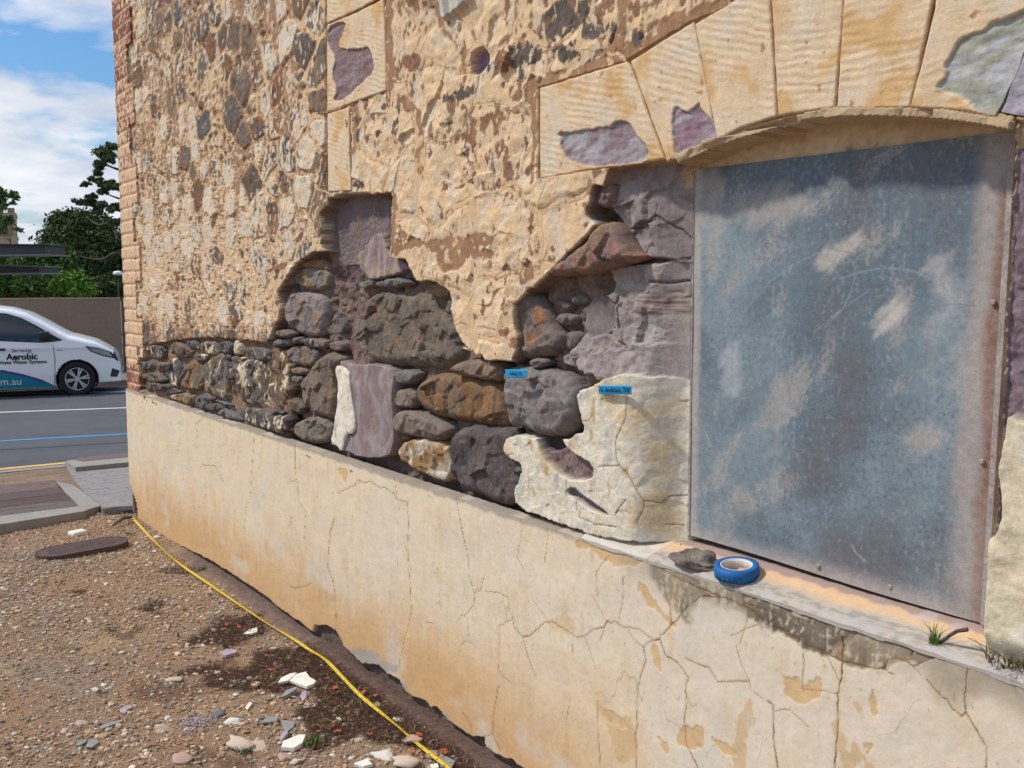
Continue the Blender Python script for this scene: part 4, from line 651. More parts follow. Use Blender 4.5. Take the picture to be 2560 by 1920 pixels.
# ------------------------------------------------------------------ window: sheet metal board, flange, screws, tympanum
win = bpy.data.objects.new('window', None); COL.objects.link(win); win.parent = bld
PY = .088
tl, tr, br_, bl = [np.array(WP(*p, PY)) for p in ((1738, 424), (2528, 328), (2453, 1560), (1725, 1338))]
a_, b_ = np.meshgrid(np.linspace(0, 1, 330).astype(f32), np.linspace(0, 1, 400).astype(f32))
P = (tl * (1 - a_[..., None]) + tr * a_[..., None]) * (1 - b_[..., None]) + (bl * (1 - a_[..., None]) + br_ * a_[..., None]) * b_[..., None]
X = P[..., 0].astype(f32); Z = P[..., 1].astype(f32)
Yp = PY - .003 * fbm(X * 3, Z * 3, 3, 2) + .0 * X; Yp = Yp + .006 * sstep(.93, 1, b_) * np.sin(a_ * 7)
dg = X * .75 + Z * .66; dh = X * .66 - Z * .75
q = fbm(dh * 7, dg * 2.2, 5, 3); q2 = fbm(X * 9, Z * 1.6, 4, 5); q3 = fbm(X * 2.2, Z * 2.2, 4, 8); sp = fbm(X * 110, Z * 110, 2, 9)
C = np.broadcast_to(np.array((.12, .16, .19), f32), X.shape + (3,)); C = mixc(C, (.20, .255, .285), sstep(-.2, .3, q3))
patchy = sstep(.10, .30, .65 * q + .45 * q2 + .25 * sp); C = mixc(C, (.33, .31, .285), patchy * .75)
C = mixc(C, (.135, .12, .125), sstep(.0, .45, -q3 + .5 * b_ + .25 * a_ - .42) * .8)
C = mixc(C, (.08, .10, .125), sstep(.05, .45, sp + .4 * fbm(X * 60, Z * 60, 2, 19)) * sstep(.35, -.2, q) * .5); C = mixc(C, (.27, .31, .34), sstep(.15, .5, fbm(X * 80, Z * 80, 3, 29) + .5 * q2) * .45)
def blob(pts, col, amt, soft, warp=.03):
    global C
    s = sdf(X, Z, chaikin(onwall(pts, PY), 1), .12); k = (1 - sstep(-soft, soft, s + warp * fbm(dh * 30, dg * 9, 4, 6))) * amt; C = mixc(C, col, k)
LT = (.37, .345, .31)
blob(O([(1520, 390), (1570, 400), (1560, 600), (1530, 620)]), LT, .5, .02); blob(O([(1500, 360), (1560, 365), (1550, 450), (1500, 500)]), LT, .5, .02); blob(O([(1590, 420), (1740, 400), (1760, 470), (1610, 500)]), (.42, .38, .34), .6, .03)
blob(O([(1880, 700), (1950, 640), (1960, 680), (1890, 730)]), (.5, .47, .42), .8, .012); blob(O([(1930, 950), (2010, 900), (2050, 960), (1970, 980)]), LT, .7, .02); pass
blob(O([(1760, 560), (1850, 500), (1870, 520), (1780, 610)]), (.48, .43, .37), .7, .015); blob(O([(1990, 560), (2060, 560), (2060, 650), (2020, 640)]), (.42, .4, .38), .6, .02); blob(O([(2050, 760), (2140, 730), (2130, 900), (2060, 860)]), (.38, .36, .33), .6, .03)
blob(O([(1580, 1060), (1620, 1050), (1640, 1110), (1590, 1110)]), LT, .6, .015); blob(O([(1560, 750), (1600, 750), (1600, 860), (1560, 850)]), (.42, .44, .45), .5, .02); blob(O([(1980, 700), (2080, 600), (2090, 680), (1990, 740)]), (.4, .4, .4), .4, .03)
C = mixc(C, (.37, .345, .315), sstep(.045, .015, a_ + .02 * q2) * .9); C = mixc(C, (.42, .37, .33), sstep(.05, .0, 1 - b_) * .7)
C = mixc(C, (.36, .315, .29), sstep(.10, .05, 1 - a_ + .05 * fbm(X * 5, Z * 3, 3, 4)) * .85)
rust = sstep(.045, .012, 1 - a_ + .03 * fbm(X * 6, Z * 4, 3, 14)) * sstep(.06, .14, b_) * (1 - .4 * sstep(.6, .9, b_)); C = mixc(C, (.20, .085, .04), rust * (.7 + .5 * fbm(X * 60, Z * 60, 3, 5)).clip(0, 1))
for p, w, cc in [(T(3, 1, [(0, 790), (200, 640), (420, 530), (640, 540), (740, 610), (760, 700), (720, 860), (650, 1010), (480, 1180)]), .0016, (.27, .33, .38)), (T(3, 1, [(620, 750), (800, 690), (1000, 655), (1250, 680), (1450, 770), (1580, 870), (1650, 970), (1690, 1150)]), .0022, (.27, .33, .38)),
                 (T(3, 1, [(400, 1210), (640, 1010), (860, 860)]), .0014, (.27, .33, .38)), (T(3, 1, [(535, 480), (620, 510), (740, 525)]), .001, (.1, .08, .08)), (T(3, 1, [(1400, 1000), (1600, 965), (1830, 990)]), .001, (.12, .1, .1)),
                 (T(2, 1, [(2000, 1040), (2120, 900), (2212, 800)]), .0016, (.27, .33, .38)), (T(3, 2, [(720, 1390), (760, 1460), (840, 1530)]), .0016, (.5, .46, .4)), (T(3, 2, [(200, 215), (560, 230), (720, 240)]), .001, (.1, .1, .12)),
                 (T(2, 2, [(1870, 1030), (1960, 1025), (2060, 1027)]), .001, (.1, .1, .12)), (T(2, 2, [(1660, 390), (1690, 460), (1710, 540)]), .0015, (.55, .5, .45)), (T(3, 1, [(1240, 1080), (1310, 1040), (1390, 1110)]), .0012, (.12, .1, .1))]:
    C = mixc(C, cc, (1 - sstep(w * .5, w * 1.6, ldist(X, Z, onwall(p, PY)))) * .45)
r_, c_ = X.shape; V = np.stack([X, Yp, Z], -1).reshape(-1, 3)
o = bpart('sheet_metal_board', V, gridq(r_, c_)[:, :, ::-1].reshape(-1, 4), C.reshape(-1, 3), M['sheet'], parent=win)
# folded edge flange right and left, bottom lip
def bar3(name, a, b, w, d, m, parent, y):
    ax, az = a; bx, bz = b; mb = MB(); v = []
    for (x, z) in ((ax, az), (bx, bz)): v += [(x, y, z), (x + w, y, z), (x + w, y + d, z), (x, y + d, z)]
    v = [(p[0] + 4, p[1] - 1, p[2]) for p in v]
    mb.add(v, [(0, 1, 5, 4), (1, 2, 6, 5), (2, 3, 7, 6), (3, 0, 4, 7), (3, 2, 1, 0), (4, 5, 6, 7)]); return mb.build(name, m, parent)
mfl = mat('edge flange metal', (.33, .29, .27), vs=(30, 120), var=.25, bump=.2, rough=.6)
bar3('edge_flange', (br_[0], br_[1]), (tr[0], tr[1]), .012, .035, mfl, win, PY - .004); bar3('edge_flange', (bl[0] - .006, bl[1]), (tl[0] - .006, tl[1]), .006, .03, mfl, win, PY - .003)
for p in (T(3, 1, [(1952, 952)])[0], T(3, 2, [(1855, 670)])[0], T(3, 3, [(1062, 92)])[0], T(3, 2, [(443, 1575)])[0]):
    x, z = WP(*p, PY); mb = MB(); prof = [(0, .003), (.004, .003), (.006, .001), (.006, -.002), (0, -.002)]
    mb.lathe([(.0001, .003), (.004, .003), (.006, .001), (.006, -.003), (.0001, -.003)], 12); mb.v = [(x + a + 4, PY - .004 - c - 1, z + b) for a, b, c in mb.v]; mb.build('rivet', mfl, win)
# tympanum and timber above the sheet
ty = onwall(T(2, 0, [(1300, 1440), (1420, 1300), (1760, 1170), (2212, 1010)]) + T(3, 0, [(400, 900), (800, 880), (1500, 900), (2120, 1010), (2150, 1250)]), .094)
bb = onwall([(2528, 333), (1738, 430), (1700, 440)], .094); ty = np.concatenate([ty[:-1], bb])
patch('tympanum', ty, .092, .006, lambda x, z, d: .002 * fbm(x * 10, z * 10, 3, 3) + .0 * d, stonecol((.55, .40, .24), (.60, .45, .29), 5, (.3, .2, .12), .33), M['plaster'], back=.13, smooth=0, inwall=True, parent=win, warp=.002)
# ------------------------------------------------------------------ things on the sill and wall
def put(parent): return parent
x, z = WP(1840, 1428, .0); sillz = lambda y: LEDGE + .006 + .036 * (y - PL_Y) / .12
p0 = PL(1842, 1440, (0, .02, sillz(.02) + .0), (0, -.3, 1)); TR = .0555
roll = empty('tape_roll', (p0[0], p0[1], p0[2] + .001), 'roll of blue masking tape lying flat on the window sill', 'tape roll'); roll.rotation_euler = (math.radians(6), 0, .3)
MB().lathe([(.0405, 0), (TR, 0), (TR + .0005, .015), (TR, .030), (.0405, .030)], 64).build('tape_winding', M['tape'], roll, True)
MB().lathe([(.038, -.0), (.0403, -.0), (.0403, .0305), (.038, .0305)], 64).build('cardboard_core', M['card'], roll, True)
mb = MB()
for k in range(26):
    a = .3 + k * .085
    if k % 7 == 6: continue
    for zz, ww in ((.022, .006), (.016, .004), (.010, .005)):
        aw = .03 if (k * 7 + int(zz * 1000)) % 3 else .02
        v = [(.0379 * math.cos(a + s * aw), .0379 * math.sin(a + s * aw), zz + t_ * .0011) for s, t_ in ((-1, -1), (1, -1), (1, 1), (-1, 1))]; mb.add(v, [(3, 2, 1, 0)])
mb.build('core_print', M['inkgrey'], roll)
mb = MB()
for k in range(10):
    a = -math.pi / 2 - .9 + k * .22 + (.1 if k > 5 else 0)
    v = [((TR + .0009) * math.cos(a + s * .05), (TR + .0009) * math.sin(a + s * .05), .008 + (k % 3) * .002 + t_ * .0022) for s, t_ in ((-1, -1), (1, -1), (1, 1), (-1, 1))]; mb.add(v, [(0, 1, 2, 3)])
mb.build('winding_print', M['inkg'], roll)
def text_mesh(body, size, shear=0, bold=0.0, align='CENTER'):
    cu = bpy.data.curves.new('text', 'FONT'); cu.body = body; cu.size = size; cu.shear = shear; cu.offset = bold; cu.align_x = align; cu.align_y = 'CENTER'; cu.resolution_u = 3
    o = bpy.data.objects.new('text', cu); COL.objects.link(o); bpy.context.view_layer.update()
    me = bpy.data.meshes.new_from_object(o.evaluated_get(bpy.context.evaluated_depsgraph_get())); bpy.data.objects.remove(o); return me
def tapeflag(pts, y, body, label, size):
    c = onwall(pts, y); o0 = c.mean(0); th = math.atan2(c[1][1] - c[0][1], c[1][0] - c[0][0])
    root = empty('tape_flag', (o0[0], y, o0[1]), label, 'tape label', 'blue tape labels on the stones')
    w = np.hypot(*(c[1] - c[0])) / 2; hgt = np.hypot(*(c[3] - c[0])) / 2; nx, nz = 22, 9; v = []
    for jj in range(nz):
        for ii in range(nx):
            u = (ii / (nx - 1) * 2 - 1); t = jj / (nz - 1) * 2 - 1; e = .0014 * math.sin(jj * 2.3 + (ii > 5) * 1.2) if ii in (0, nx - 1) else 0
            a = u * w + e; b = t * hgt; v.append((a * math.cos(th) - b * math.sin(th), .0012 * math.sin(u * 5) + .0006 * math.sin(t * 7 + u), a * math.sin(th) + b * math.cos(th)))
    q = [(j_ * nx + i_, j_ * nx + i_ + 1, (j_ + 1) * nx + i_ + 1, (j_ + 1) * nx + i_) for j_ in range(nz - 1) for i_ in range(nx - 1)]
    o = MB().add(v, q).build('tape', M['taped'], root, True); sm = o.modifiers.new('thickness', 'SOLIDIFY'); sm.thickness = .0006
    me = text_mesh(body, size, .25, .0004); vv = np.array([tuple(p.co) for p in me.vertices]); a = vv[:, 0]; b = vv[:, 1] + .001 * np.sin(vv[:, 0] * 400)
    out = np.stack([a * math.cos(th) - b * math.sin(th), np.full(len(a), -.0032), a * math.sin(th) + b * math.cos(th)], -1); me.vertices.foreach_set('co', out.astype(f32).ravel()); link('handwriting', me, M['ink'], root, False)
tapeflag(T(2, 1, [(-60, 1600), (132, 1602), (132, 1540), (-60, 1532)]), -.052, 'N-Slurbn TDS', 'blue tape label stuck on top of the big grey stone', .0115)
tapeflag(T(2, 2, [(750, 86), (1040, 88), (1030, 14), (738, 14)]), -.034, 'N- Sandstone TDS', 'blue tape label on cream plaster beside the big grey stone', .0165)
# ------------------------------------------------------------------ rock meshes
def rockmesh(name, seed, flat=.7, ang=0.0, sub=2, rough=.25):
    import bmesh
    bm = bmesh.new(); bmesh.ops.create_icosphere(bm, subdivisions=max(sub, 3), radius=1); rs = np.random.RandomState(seed); dirs = rs.normal(size=(12, 3)); dirs /= np.linalg.norm(dirs, axis=1)[:, None]; cut = rs.uniform(.45, .85, 12)
    from mathutils import noise
    for v in bm.verts:
        p = np.array(v.co)
        for d_, c_ in zip(dirs, cut):
            t = p @ d_
            if t > c_: p = p - d_ * (t - c_) * .85
        p = p * (1 + rough * noise.noise(Vector(p * 1.7 + seed)) + rough * .4 * noise.noise(Vector(p * 5 + seed))); p[2] *= flat; v.co = p
    me = bpy.data.meshes.new(name); bm.to_mesh(me); bm.free(); return me
def yz(x, y): return .006 * float(pnoise(np.array([x * 2.3]), np.array([y * 2.3]), 4)[0]) * 2
def gpt(px, py):
    p = GZ(px, py, 0.0); return p
x, z = WP(1724, 1400, .0)
pz0 = PL(1740, 1408, (0, .03, sillz(.03)), (0, -.3, 1)); me = rockmesh('loose_stone', 21, .5, sub=4, rough=.3); me.transform(Matrix.Diagonal((.078, .045, .052, 1)))
V_ = np.array([tuple(v.co) for v in me.vertices]); V_[:, 2] += .0035 * np.sign(np.sin(V_[:, 2] * 260 + V_[:, 0] * 40)) * (V_[:, 2] > -.01); me.vertices.foreach_set('co', V_.astype(f32).ravel())
o = link('loose_stone', me, mat('brown grey layered stone', (.2, .165, .135), vs=(30, 120), var=.3, bump=1, bs=70, bd=.006), None, True, (pz0[0], pz0[1] - .005, pz0[2] + .012)); o.rotation_euler = (.1, .1, .25); tag(o, 'brown layered loose stone resting on the sill left of the tape roll', 'stone')
# ------------------------------------------------------------------ grass and twigs on the sill
def blades(n, r, h, w, seed, lean=.8):
    rs = random.Random(seed); mb = MB()
    for _ in range(n):
        a = rs.uniform(0, 6.28); d = rs.uniform(0, r); bx, by = d * math.cos(a), d * math.sin(a); ln = rs.uniform(.4, 1) * h; la = rs.uniform(0, 6.28); le = rs.uniform(.1, lean); s = Vector((math.cos(la + 1.57), math.sin(la + 1.57), 0)) * w
        pts = [Vector((bx + math.cos(la) * ln * le * t * t, by + math.sin(la) * ln * le * t * t, ln * t * (1 - .3 * le * t))) for t in (0, .35, .7, 1)]
        v = []; [v.extend([p - s * k, p + s * k]) for p, k in zip(pts, (1, .9, .6, .1))]; mb.add(v, [(0, 1, 3, 2), (2, 3, 5, 4), (4, 5, 7, 6)])
    return mb
def sillpt(px, py, y=-.03): return PL(px, py, (0, y, sillz(y)), (0, -.3, 1))
g = sillpt(*T(3, 3, [(1430, 585)])[0]); tag(blades(46, .012, .055, .0011, 3, 1.1).build('grass_tuft', M['grass'], None, False, g), 'small green grass tuft growing at the broken sill edge', 'grass tuft')
g = sillpt(*T(3, 3, [(1490, 580)])[0]); e = g + np.array([.055, -.012, .045]); mb = MB(); mb.tube([(0, 0, 0), (.02, -.005, .022), (.04, -.01, .04), (.062, -.012, .05)], [.003, .0035, .004, .0045], 7); mb.tube([(0, 0, .002), (-.02, -.015, -.015), (-.035, -.017, -.035)], [.003, .0025, .0015], 6)
tag(mb.build('twig', M['twig'], None, True, g), 'dark twig sticking up from the sill crack beside the grass tuft', 'twig')
g = sillpt(*T(3, 3, [(2150, 760)])[0], -.035); w = empty('dry_weed', g, 'dry brown weed clump on the ledge at the right corner', 'weed'); blades(220, .055, .05, .0012, 5, 1.6).build('leaves', M['drygrass'], w)
mb = MB(); rs = random.Random(5)
for (a, b, c, ln) in ((-.055, -.02, .085, 1), (-.02, -.02, .075, 1), (.0, -.03, .06, 1), (-.09, -.02, .03, 1), (.04, -.02, .05, 1)): mb.tube([(0, 0, 0), (a * .4, b * .5, c * .5), (a, b, c)], [.0013, .001, .0006], 5)
mb.build('stem', M['drygrass'], w)
# ------------------------------------------------------------------ YARD ground
LITP = [[GZ(*q, 0)[:2] for q in T(i_, 3, p_)] for i_, p_ in ((1, [(0, 650), (350, 600), (600, 560), (800, 640), (1050, 800), (1400, 1100), (1900, 1500), (2100, 1700), (1700, 1700), (1400, 1500), (1100, 1420), (900, 1350), (700, 1450), (480, 1520), (430, 1330), (350, 1150), (520, 1060), (500, 880), (200, 1000), (0, 1000), (-300, 950), (-100, 800)]), (0, [(1600, 580), (1850, 400), (2250, 330), (2300, 480), (2000, 620)]), (0, [(1430, 880), (1550, 800), (1850, 740), (1900, 800), (1650, 860)]), (0, [(1700, 900), (1900, 820), (2300, 800), (2300, 1000), (1850, 970)]), (0, [(1180, 290), (1330, 205), (1420, 240), (1300, 300)]), (0, [(560, 150), (700, 105), (740, 130), (620, 170)]))]
def litf(x, y):
    k = np.zeros(np.shape(x), f32); n = .05 * fbm(x * 7, y * 9, 4, 25)
    for p_ in LITP: k = np.maximum(k, 1 - sstep(-.02, .02, sdf(np.asarray(x, f32), np.asarray(y, f32), p_, .2) + n))
    return np.clip(k + .5 * sstep(.25, .4, fbm(x * 2.6, y * 3.4, 4, 25)), 0, 1)
X, Yg = np.meshgrid(np.arange(-7.76, .6, .012).astype(f32), np.arange(-3.4, .03, .011).astype(f32))
def terr(x): return np.where(x > -7.7, 0, (x + 7.7) * .083)
hh = .010 * fbm(X * 2.3, Yg * 2.3, 4, 4) + .004 * fbm(X * 25, Yg * 25, 3, 6) + terr(X) - .004
hh = hh + .018 * sstep(-.12, -.04, Yg) * sstep(-6.4, -5.6, X)
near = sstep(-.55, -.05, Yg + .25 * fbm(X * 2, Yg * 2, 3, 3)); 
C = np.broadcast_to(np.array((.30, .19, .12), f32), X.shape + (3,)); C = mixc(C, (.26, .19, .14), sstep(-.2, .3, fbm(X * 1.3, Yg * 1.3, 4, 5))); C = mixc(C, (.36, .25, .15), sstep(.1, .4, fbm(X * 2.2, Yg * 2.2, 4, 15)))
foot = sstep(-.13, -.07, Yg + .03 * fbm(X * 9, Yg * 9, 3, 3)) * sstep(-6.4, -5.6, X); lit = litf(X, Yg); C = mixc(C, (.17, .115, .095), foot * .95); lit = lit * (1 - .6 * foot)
C = mixc(C, (.065, .032, .022), lit * .93); C = C * (1 + .3 * fbm(X * 35, Yg * 35, 3, 8)[..., None])
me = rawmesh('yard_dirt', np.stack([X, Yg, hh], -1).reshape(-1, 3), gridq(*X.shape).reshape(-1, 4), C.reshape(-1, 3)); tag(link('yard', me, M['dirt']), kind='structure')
def gh(x, y):
    x = np.asarray(x, f32); y = np.asarray(y, f32); return .010 * fbm(x * 2.3, y * 2.3, 4, 4) + .004 * fbm(x * 25, y * 25, 3, 6) + terr(x) - .004
def litf_old(x, y): return np.clip(sstep(-.55, -.05, y + .25 * fbm(x * 2, y * 2, 3, 3)) * .9 * sstep(-5.6, -4.2, x) + .9 * sstep(.12, .36, fbm(x * 2.6, y * 3.4, 4, 25)), 0, 1)
# base sheet to the horizon
mb = MB(); prof = [(900, -.03), (.6, -.03), (-7.6, -.04), (-8.55, -.13), (-10.9, -.33), (-11.0, -.335), (-25.6, -.68), (-900, -.7)]
v = []; [v.extend([(a, -700, b), (a, 900, b)]) for a, b in prof]; mb.add(v, [(2 * i, 2 * i + 1, 2 * i + 3, 2 * i + 2) for i in range(len(prof) - 1)]); tag(mb.build('ground', M['farground']), kind='structure')
# gravel: small stones (stuff) as one mesh
rs = np.random.RandomState(5)
import bmesh
bm = bmesh.new(); bmesh.ops.create_icosphere(bm, subdivisions=1, radius=1); iv = np.array([tuple(v.co) for v in bm.verts], f32); it = np.array([[v.index for v in f_.verts] for f_ in bm.faces]); bm.free()
def scatter(n, smin, smax, palette, seed, ylo=-1.75, xlo=-7.72, xhi=-1.7, flat=.55, pw=2.5):
    rs = np.random.RandomState(seed); x = rs.uniform(xlo, xhi, n * 2); y = rs.uniform(ylo, -.005, n * 2)
    ok = (y > -1.9 + .12 * (x + 7.9) * .35 - .2); dn = fbm(x * 1.7, y * 1.7, 3, 55); keep = ok & (rs.rand(n * 2) < .6 + .9 * dn - .35 * litf(x, y)); x = x[keep][:n]; y = y[keep][:n]; n = len(x)
    sz = smin + (smax - smin) * rs.rand(n) ** pw; V = iv[None] * (1 + .3 * rs.randn(n, len(iv), 1).clip(-1.2, 1.2)) * sz[:, None, None] * np.stack([rs.uniform(.7, 1.3, n), rs.uniform(.7, 1.1, n), rs.uniform(.4, .8, n) * flat / .55], -1)[:, None]
    a = rs.uniform(0, 6.28, n); ca, sa = np.cos(a)[:, None], np.sin(a)[:, None]; vx = V[..., 0] * ca - V[..., 1] * sa; vy = V[..., 0] * sa + V[..., 1] * ca
    V = np.stack([vx + x[:, None], vy + y[:, None], V[..., 2] + (gh(x, y) + sz * .22)[:, None]], -1)
    c = np.array(palette, f32)[rs.randint(0, len(palette), n)] * rs.uniform(.85, 1.4, (n, 1)); Fi = it[None] + (np.arange(n) * len(iv))[:, None, None]
    return V.reshape(-1, 3), Fi.reshape(-1, 3), np.repeat(c, len(iv), 0)
PAL = [(.33, .22, .14), (.37, .25, .16), (.33, .2, .12), (.27, .2, .14), (.42, .33, .24), (.22, .19, .165), (.3, .2, .12), (.17, .16, .155), (.48, .42, .34), (.34, .24, .15), (.25, .17, .11), (.38, .24, .14)]
V_, F_, c_ = scatter(46000, .002, .0085, PAL, 5); tag(link('gravel', rawmesh('gravel', V_, F_, c_), M['gravel'], None, False), 'brown and grey gravel scattered over the dirt yard', 'gravel', kind='stuff')
V_, F_, c_ = scatter(8500, .0045, .015, PAL + [(.46, .38, .3), (.5, .45, .38), (.44, .35, .26), (.4, .3, .2)], 6); tag(link('coarse_gravel', rawmesh('coarse_gravel', V_, F_, c_), M['gravel'], None, False), 'coarser pale stones scattered through the yard gravel', 'gravel', kind='stuff')
# individually countable stones
kinds = [('palerock', 'pale cream stone lying in the yard gravel', 'pale stones in the yard'), ('tanrock', 'tan brown stone lying in the yard gravel', 'tan stones in the yard'), ('greyrock', 'dark grey stone lying in the yard gravel', 'dark grey stones in the yard'), ('pinkrock', 'pinkish stone lying in the yard gravel', 'pinkish stones in the yard'), ('whiterock', 'small white stone lying in the yard gravel', 'small white stones in the yard')]
protos = {k: [] for k, _, _ in kinds}
for k, _, _ in kinds:
    for sidx in range(4): me = rockmesh('stone_' + k, sidx * 7 + len(k), .6, sub=2); me.materials.append(M[k]); protos[k].append(me)
def rock(k, x, y, s, label=None, group=None, zs=.5, asp=1.0, name='stone', sink=.75):
    me = random.choice(protos[k]); o = link(name, me, None, None, True, (x, y, float(gh(np.array([x]), np.array([y]))[0]) + s * zs * (1 - sink) * .6)); o.scale = (s * asp, s, s * zs * 1.5); o.rotation_euler = (random.uniform(-.2, .2), random.uniform(-.2, .2), random.uniform(0, 6.28))
    return tag(o, label, 'stone', group)
rsd = random.Random(11)
for i in range(250):
    t = rsd.random(); x = -7.4 + 5.2 * t ** .75; y = -.06 - rsd.random() * 1.2
    if i > 110: x = -2.9 - abs(rsd.gauss(0, .55)); y = -.62 - rsd.gauss(0, .26) - .12 * (-x - 2.9)
    if y > -.06: continue
    ki = rsd.choices(range(5), (5, 3, 2, 3, 2))[0]; k, lb, gp = kinds[ki]
    s = rsd.uniform(.006, .013) * (1.5 if rsd.random() < .15 else 1); rock(k, x, y, s, lb, gp)
def g2(i, j, a, b): return GZ(*T(i, j, [(a, b)])[0], .008)
for i, j, a, b, s, k, lb, asp in [(0, 3, 1520, 875, .036, 'palerock', 'rounded cream stone at the edge of the dark litter, left of the tape measure', 1.3), (0, 3, 1580, 1560, .040, 'pinkrock', 'large flat pinkish stone near the bottom edge of the yard', 1.2), (0, 3, 2100, 1430, .055, 'palerock', 'long pale stone at the bottom of the yard beside the white chip', 1.6),
    (0, 3, 2010, 1240, .034, 'whiterock', 'round whitish stone left of the white render chip', 1.1), (0, 3, 1410, 1310, .034, 'palerock', 'angular cream stone in the lower yard gravel', 1.3), (0, 3, 1890, 1180, .030, 'greyrock', 'grey blackened stone beside the crushed purple mortar', 1.2), (1, 3, 1240, 1230, .030, 'whiterock', 'chunky white stone just right of the tape measure', 1.0),
    (1, 3, 485, 1095, .022, 'whiterock', 'crumbly white lump below the broken render pieces', 1.3), (1, 3, 1545, 1520, .034, 'pinkrock', 'round pinkish stone under the near end of the tape measure', 1.1), (1, 3, 1090, 1535, .036, 'whiterock', 'flat crumbly white stone near the bottom left of the tape measure', 1.8), (1, 3, 1310, 1590, .055, 'palerock', 'big cream stone at the very bottom by the tape measure', 1.3),
    (1, 3, 1330, 1410, .042, 'pinkrock', 'brownish pink rounded stone touching the tape measure', 1.3), (1, 3, 1030, 1090, .026, 'palerock', 'cream stone against the tape measure in the dark litter', 1.3), (1, 3, 30, 1450, .04, 'palerock', 'cream stone left of the white render chip at the bottom', 1.2), (1, 3, 250, 1540, .03, 'pinkrock', 'pink-brown stone below the white render chip', 1.3),
    (1, 3, 350, 1580, .026, 'palerock', 'cream pebble below and right of the white render chip', 1.3), (1, 3, 340, 600, .026, 'palerock', 'cream stone against the upper stretch of the tape measure', 1.2), (1, 3, 165, 600, .024, 'palerock', 'cream rounded stone left of the upper tape measure', 1.2), (0, 2, 1350, 1312, .032, 'whiterock', 'pale pebble between the tape measure and the plinth foot', 1.0), (0, 3, 700, 1255, .022, 'palerock', 'cream pebble left of the thin slate strip', 1.3), (0, 3, 900, 1355, .025, 'tanrock', 'yellowish tan stone below the thin slate strip', 1.3)]:
    p = g2(i, j, a, b); rock(k, p[0], p[1], s, lb, None, asp=asp)
# flat chips traced on the ground
def chip(i, j, pts, m, th, label, cat, lift=.004, name='render_chip', tilt=0.02):
    P = [GZ(*q, .012) for q in T(i, j, pts)]; c = sum(P) / len(P); poly = [(p[0] - c[0], p[1] - c[1]) for p in P]; mb = MB(); mb.prism(poly, lambda x, y: lift * 0 + x * tilt, lambda x, y: th + x * tilt + y * tilt)
    o = mb.build(name, m, None, False, (c[0], c[1], float(gh(np.array([c[0]]), np.array([c[1]]))[0]) + lift)); bv = o.modifiers.new('bevel', 'BEVEL'); bv.width = .0015; bv.segments = 2; return tag(o, label, cat)
chip(1, 3, [(290, 905), (350, 850), (430, 830), (465, 880), (520, 915), (500, 940), (440, 962), (370, 935)], M['whitechip'], .014, 'large white broken render piece with ragged edge, right half of the pair', 'render chip')
chip(1, 3, [(190, 922), (215, 880), (290, 845), (352, 836), (330, 865), (270, 908)], M['whitechip'], .013, 'smaller white render piece, left half of the broken pair', 'render chip')
chip(1, 3, [(220, 1472), (232, 1420), (370, 1365), (430, 1368), (402, 1438), (330, 1482)], M['whitechip'], .016, 'clean white render slab lying alone in the lower yard', 'render chip')
chip(1, 3, [(845, 1622), (950, 1585), (1010, 1632), (930, 1650)], M['whitechip'], .012, 'flat white render slab at the bottom edge of the photo', 'render chip')
chip(0, 3, [(2095, 492), (2150, 455), (2220, 435), (2225, 475), (2170, 490)], M['whitechip'], .010, 'pointed white render sliver near the upper tape measure', 'render chip')
chip(0, 3, [(1105, 1645), (1130, 1622), (1170, 1625), (1160, 1648)], M['whitechip'], .008, 'small white chip at the lower left of the yard', 'render chip')
chip(0, 3, [(2118, 1110), (2150, 1068), (2182, 1075), (2140, 1128)], M['whitechip'], .006, 'small white diamond shaped chip in the gravel', 'render chip')
chip(1, 3, [(215, 1048), (260, 985), (350, 965), (355, 990), (270, 1035)], M['greychip'], .018, 'dark grey slate piece leaning under the broken white pair', 'slate', name='slate_piece', tilt=.15)
chip(1, 3, [(38, 1255), (88, 1208), (190, 1203), (182, 1245)], M['greychip'], .008, 'flat grey slate piece, upper left of two', 'slate', name='slate_piece')
chip(1, 3, [(213, 1220), (335, 1245), (325, 1290), (275, 1322), (240, 1300)], M['greychip'], .008, 'flat grey slate piece, lower right of two', 'slate', name='slate_piece')
chip(1, 3, [(1575, 1575), (1640, 1555), (1722, 1600), (1690, 1655), (1600, 1640)], M['greychip'], .012, 'silvery grey slate under the near end of the tape measure', 'slate', name='slate_piece')
chip(1, 3, [(1500, 1622), (1570, 1612), (1580, 1650), (1530, 1655)], M['whitechip'], .01, 'white chip beside the silvery slate at the near tape end', 'render chip')
chip(0, 3, [(858, 1290), (900, 1265), (1060, 1230), (1062, 1245), (960, 1280), (880, 1308)], M['greychip'], .006, 'long thin grey slate strip in the lower yard', 'slate', name='slate_piece')
chip(0, 3, [(648, 1442), (690, 1410), (752, 1400), (735, 1425), (690, 1447)], M['greychip'], .007, 'small bluish slate left of the wider slate', 'slate', name='slate_piece')
chip(0, 3, [(735, 1460), (770, 1405), (840, 1395), (852, 1425), (800, 1465)], M['greychip'], .006, 'wider flat brown-grey slate half sunk in gravel', 'slate', name='slate_piece')
chip(0, 3, [(1030, 1140), (1085, 1105), (1145, 1095), (1140, 1125), (1100, 1140), (1085, 1170), (1040, 1160)], M['purplechip'], .006, 'thin lilac stone flake in the middle of the yard', 'stone flake', name='stone_flake')
chip(0, 3, [(1900, 660), (1950, 635), (2050, 640), (2040, 665), (1950, 688)], M['purplechip'], .014, 'pale lilac grey stone flake near the dark litter', 'stone flake', name='stone_flake')
chip(1, 3, [(205, 1390), (230, 1340), (270, 1325), (275, 1360), (225, 1412)], M['purplechip'], .014, 'lilac stone flake above the lone white slab', 'stone flake', name='stone_flake')
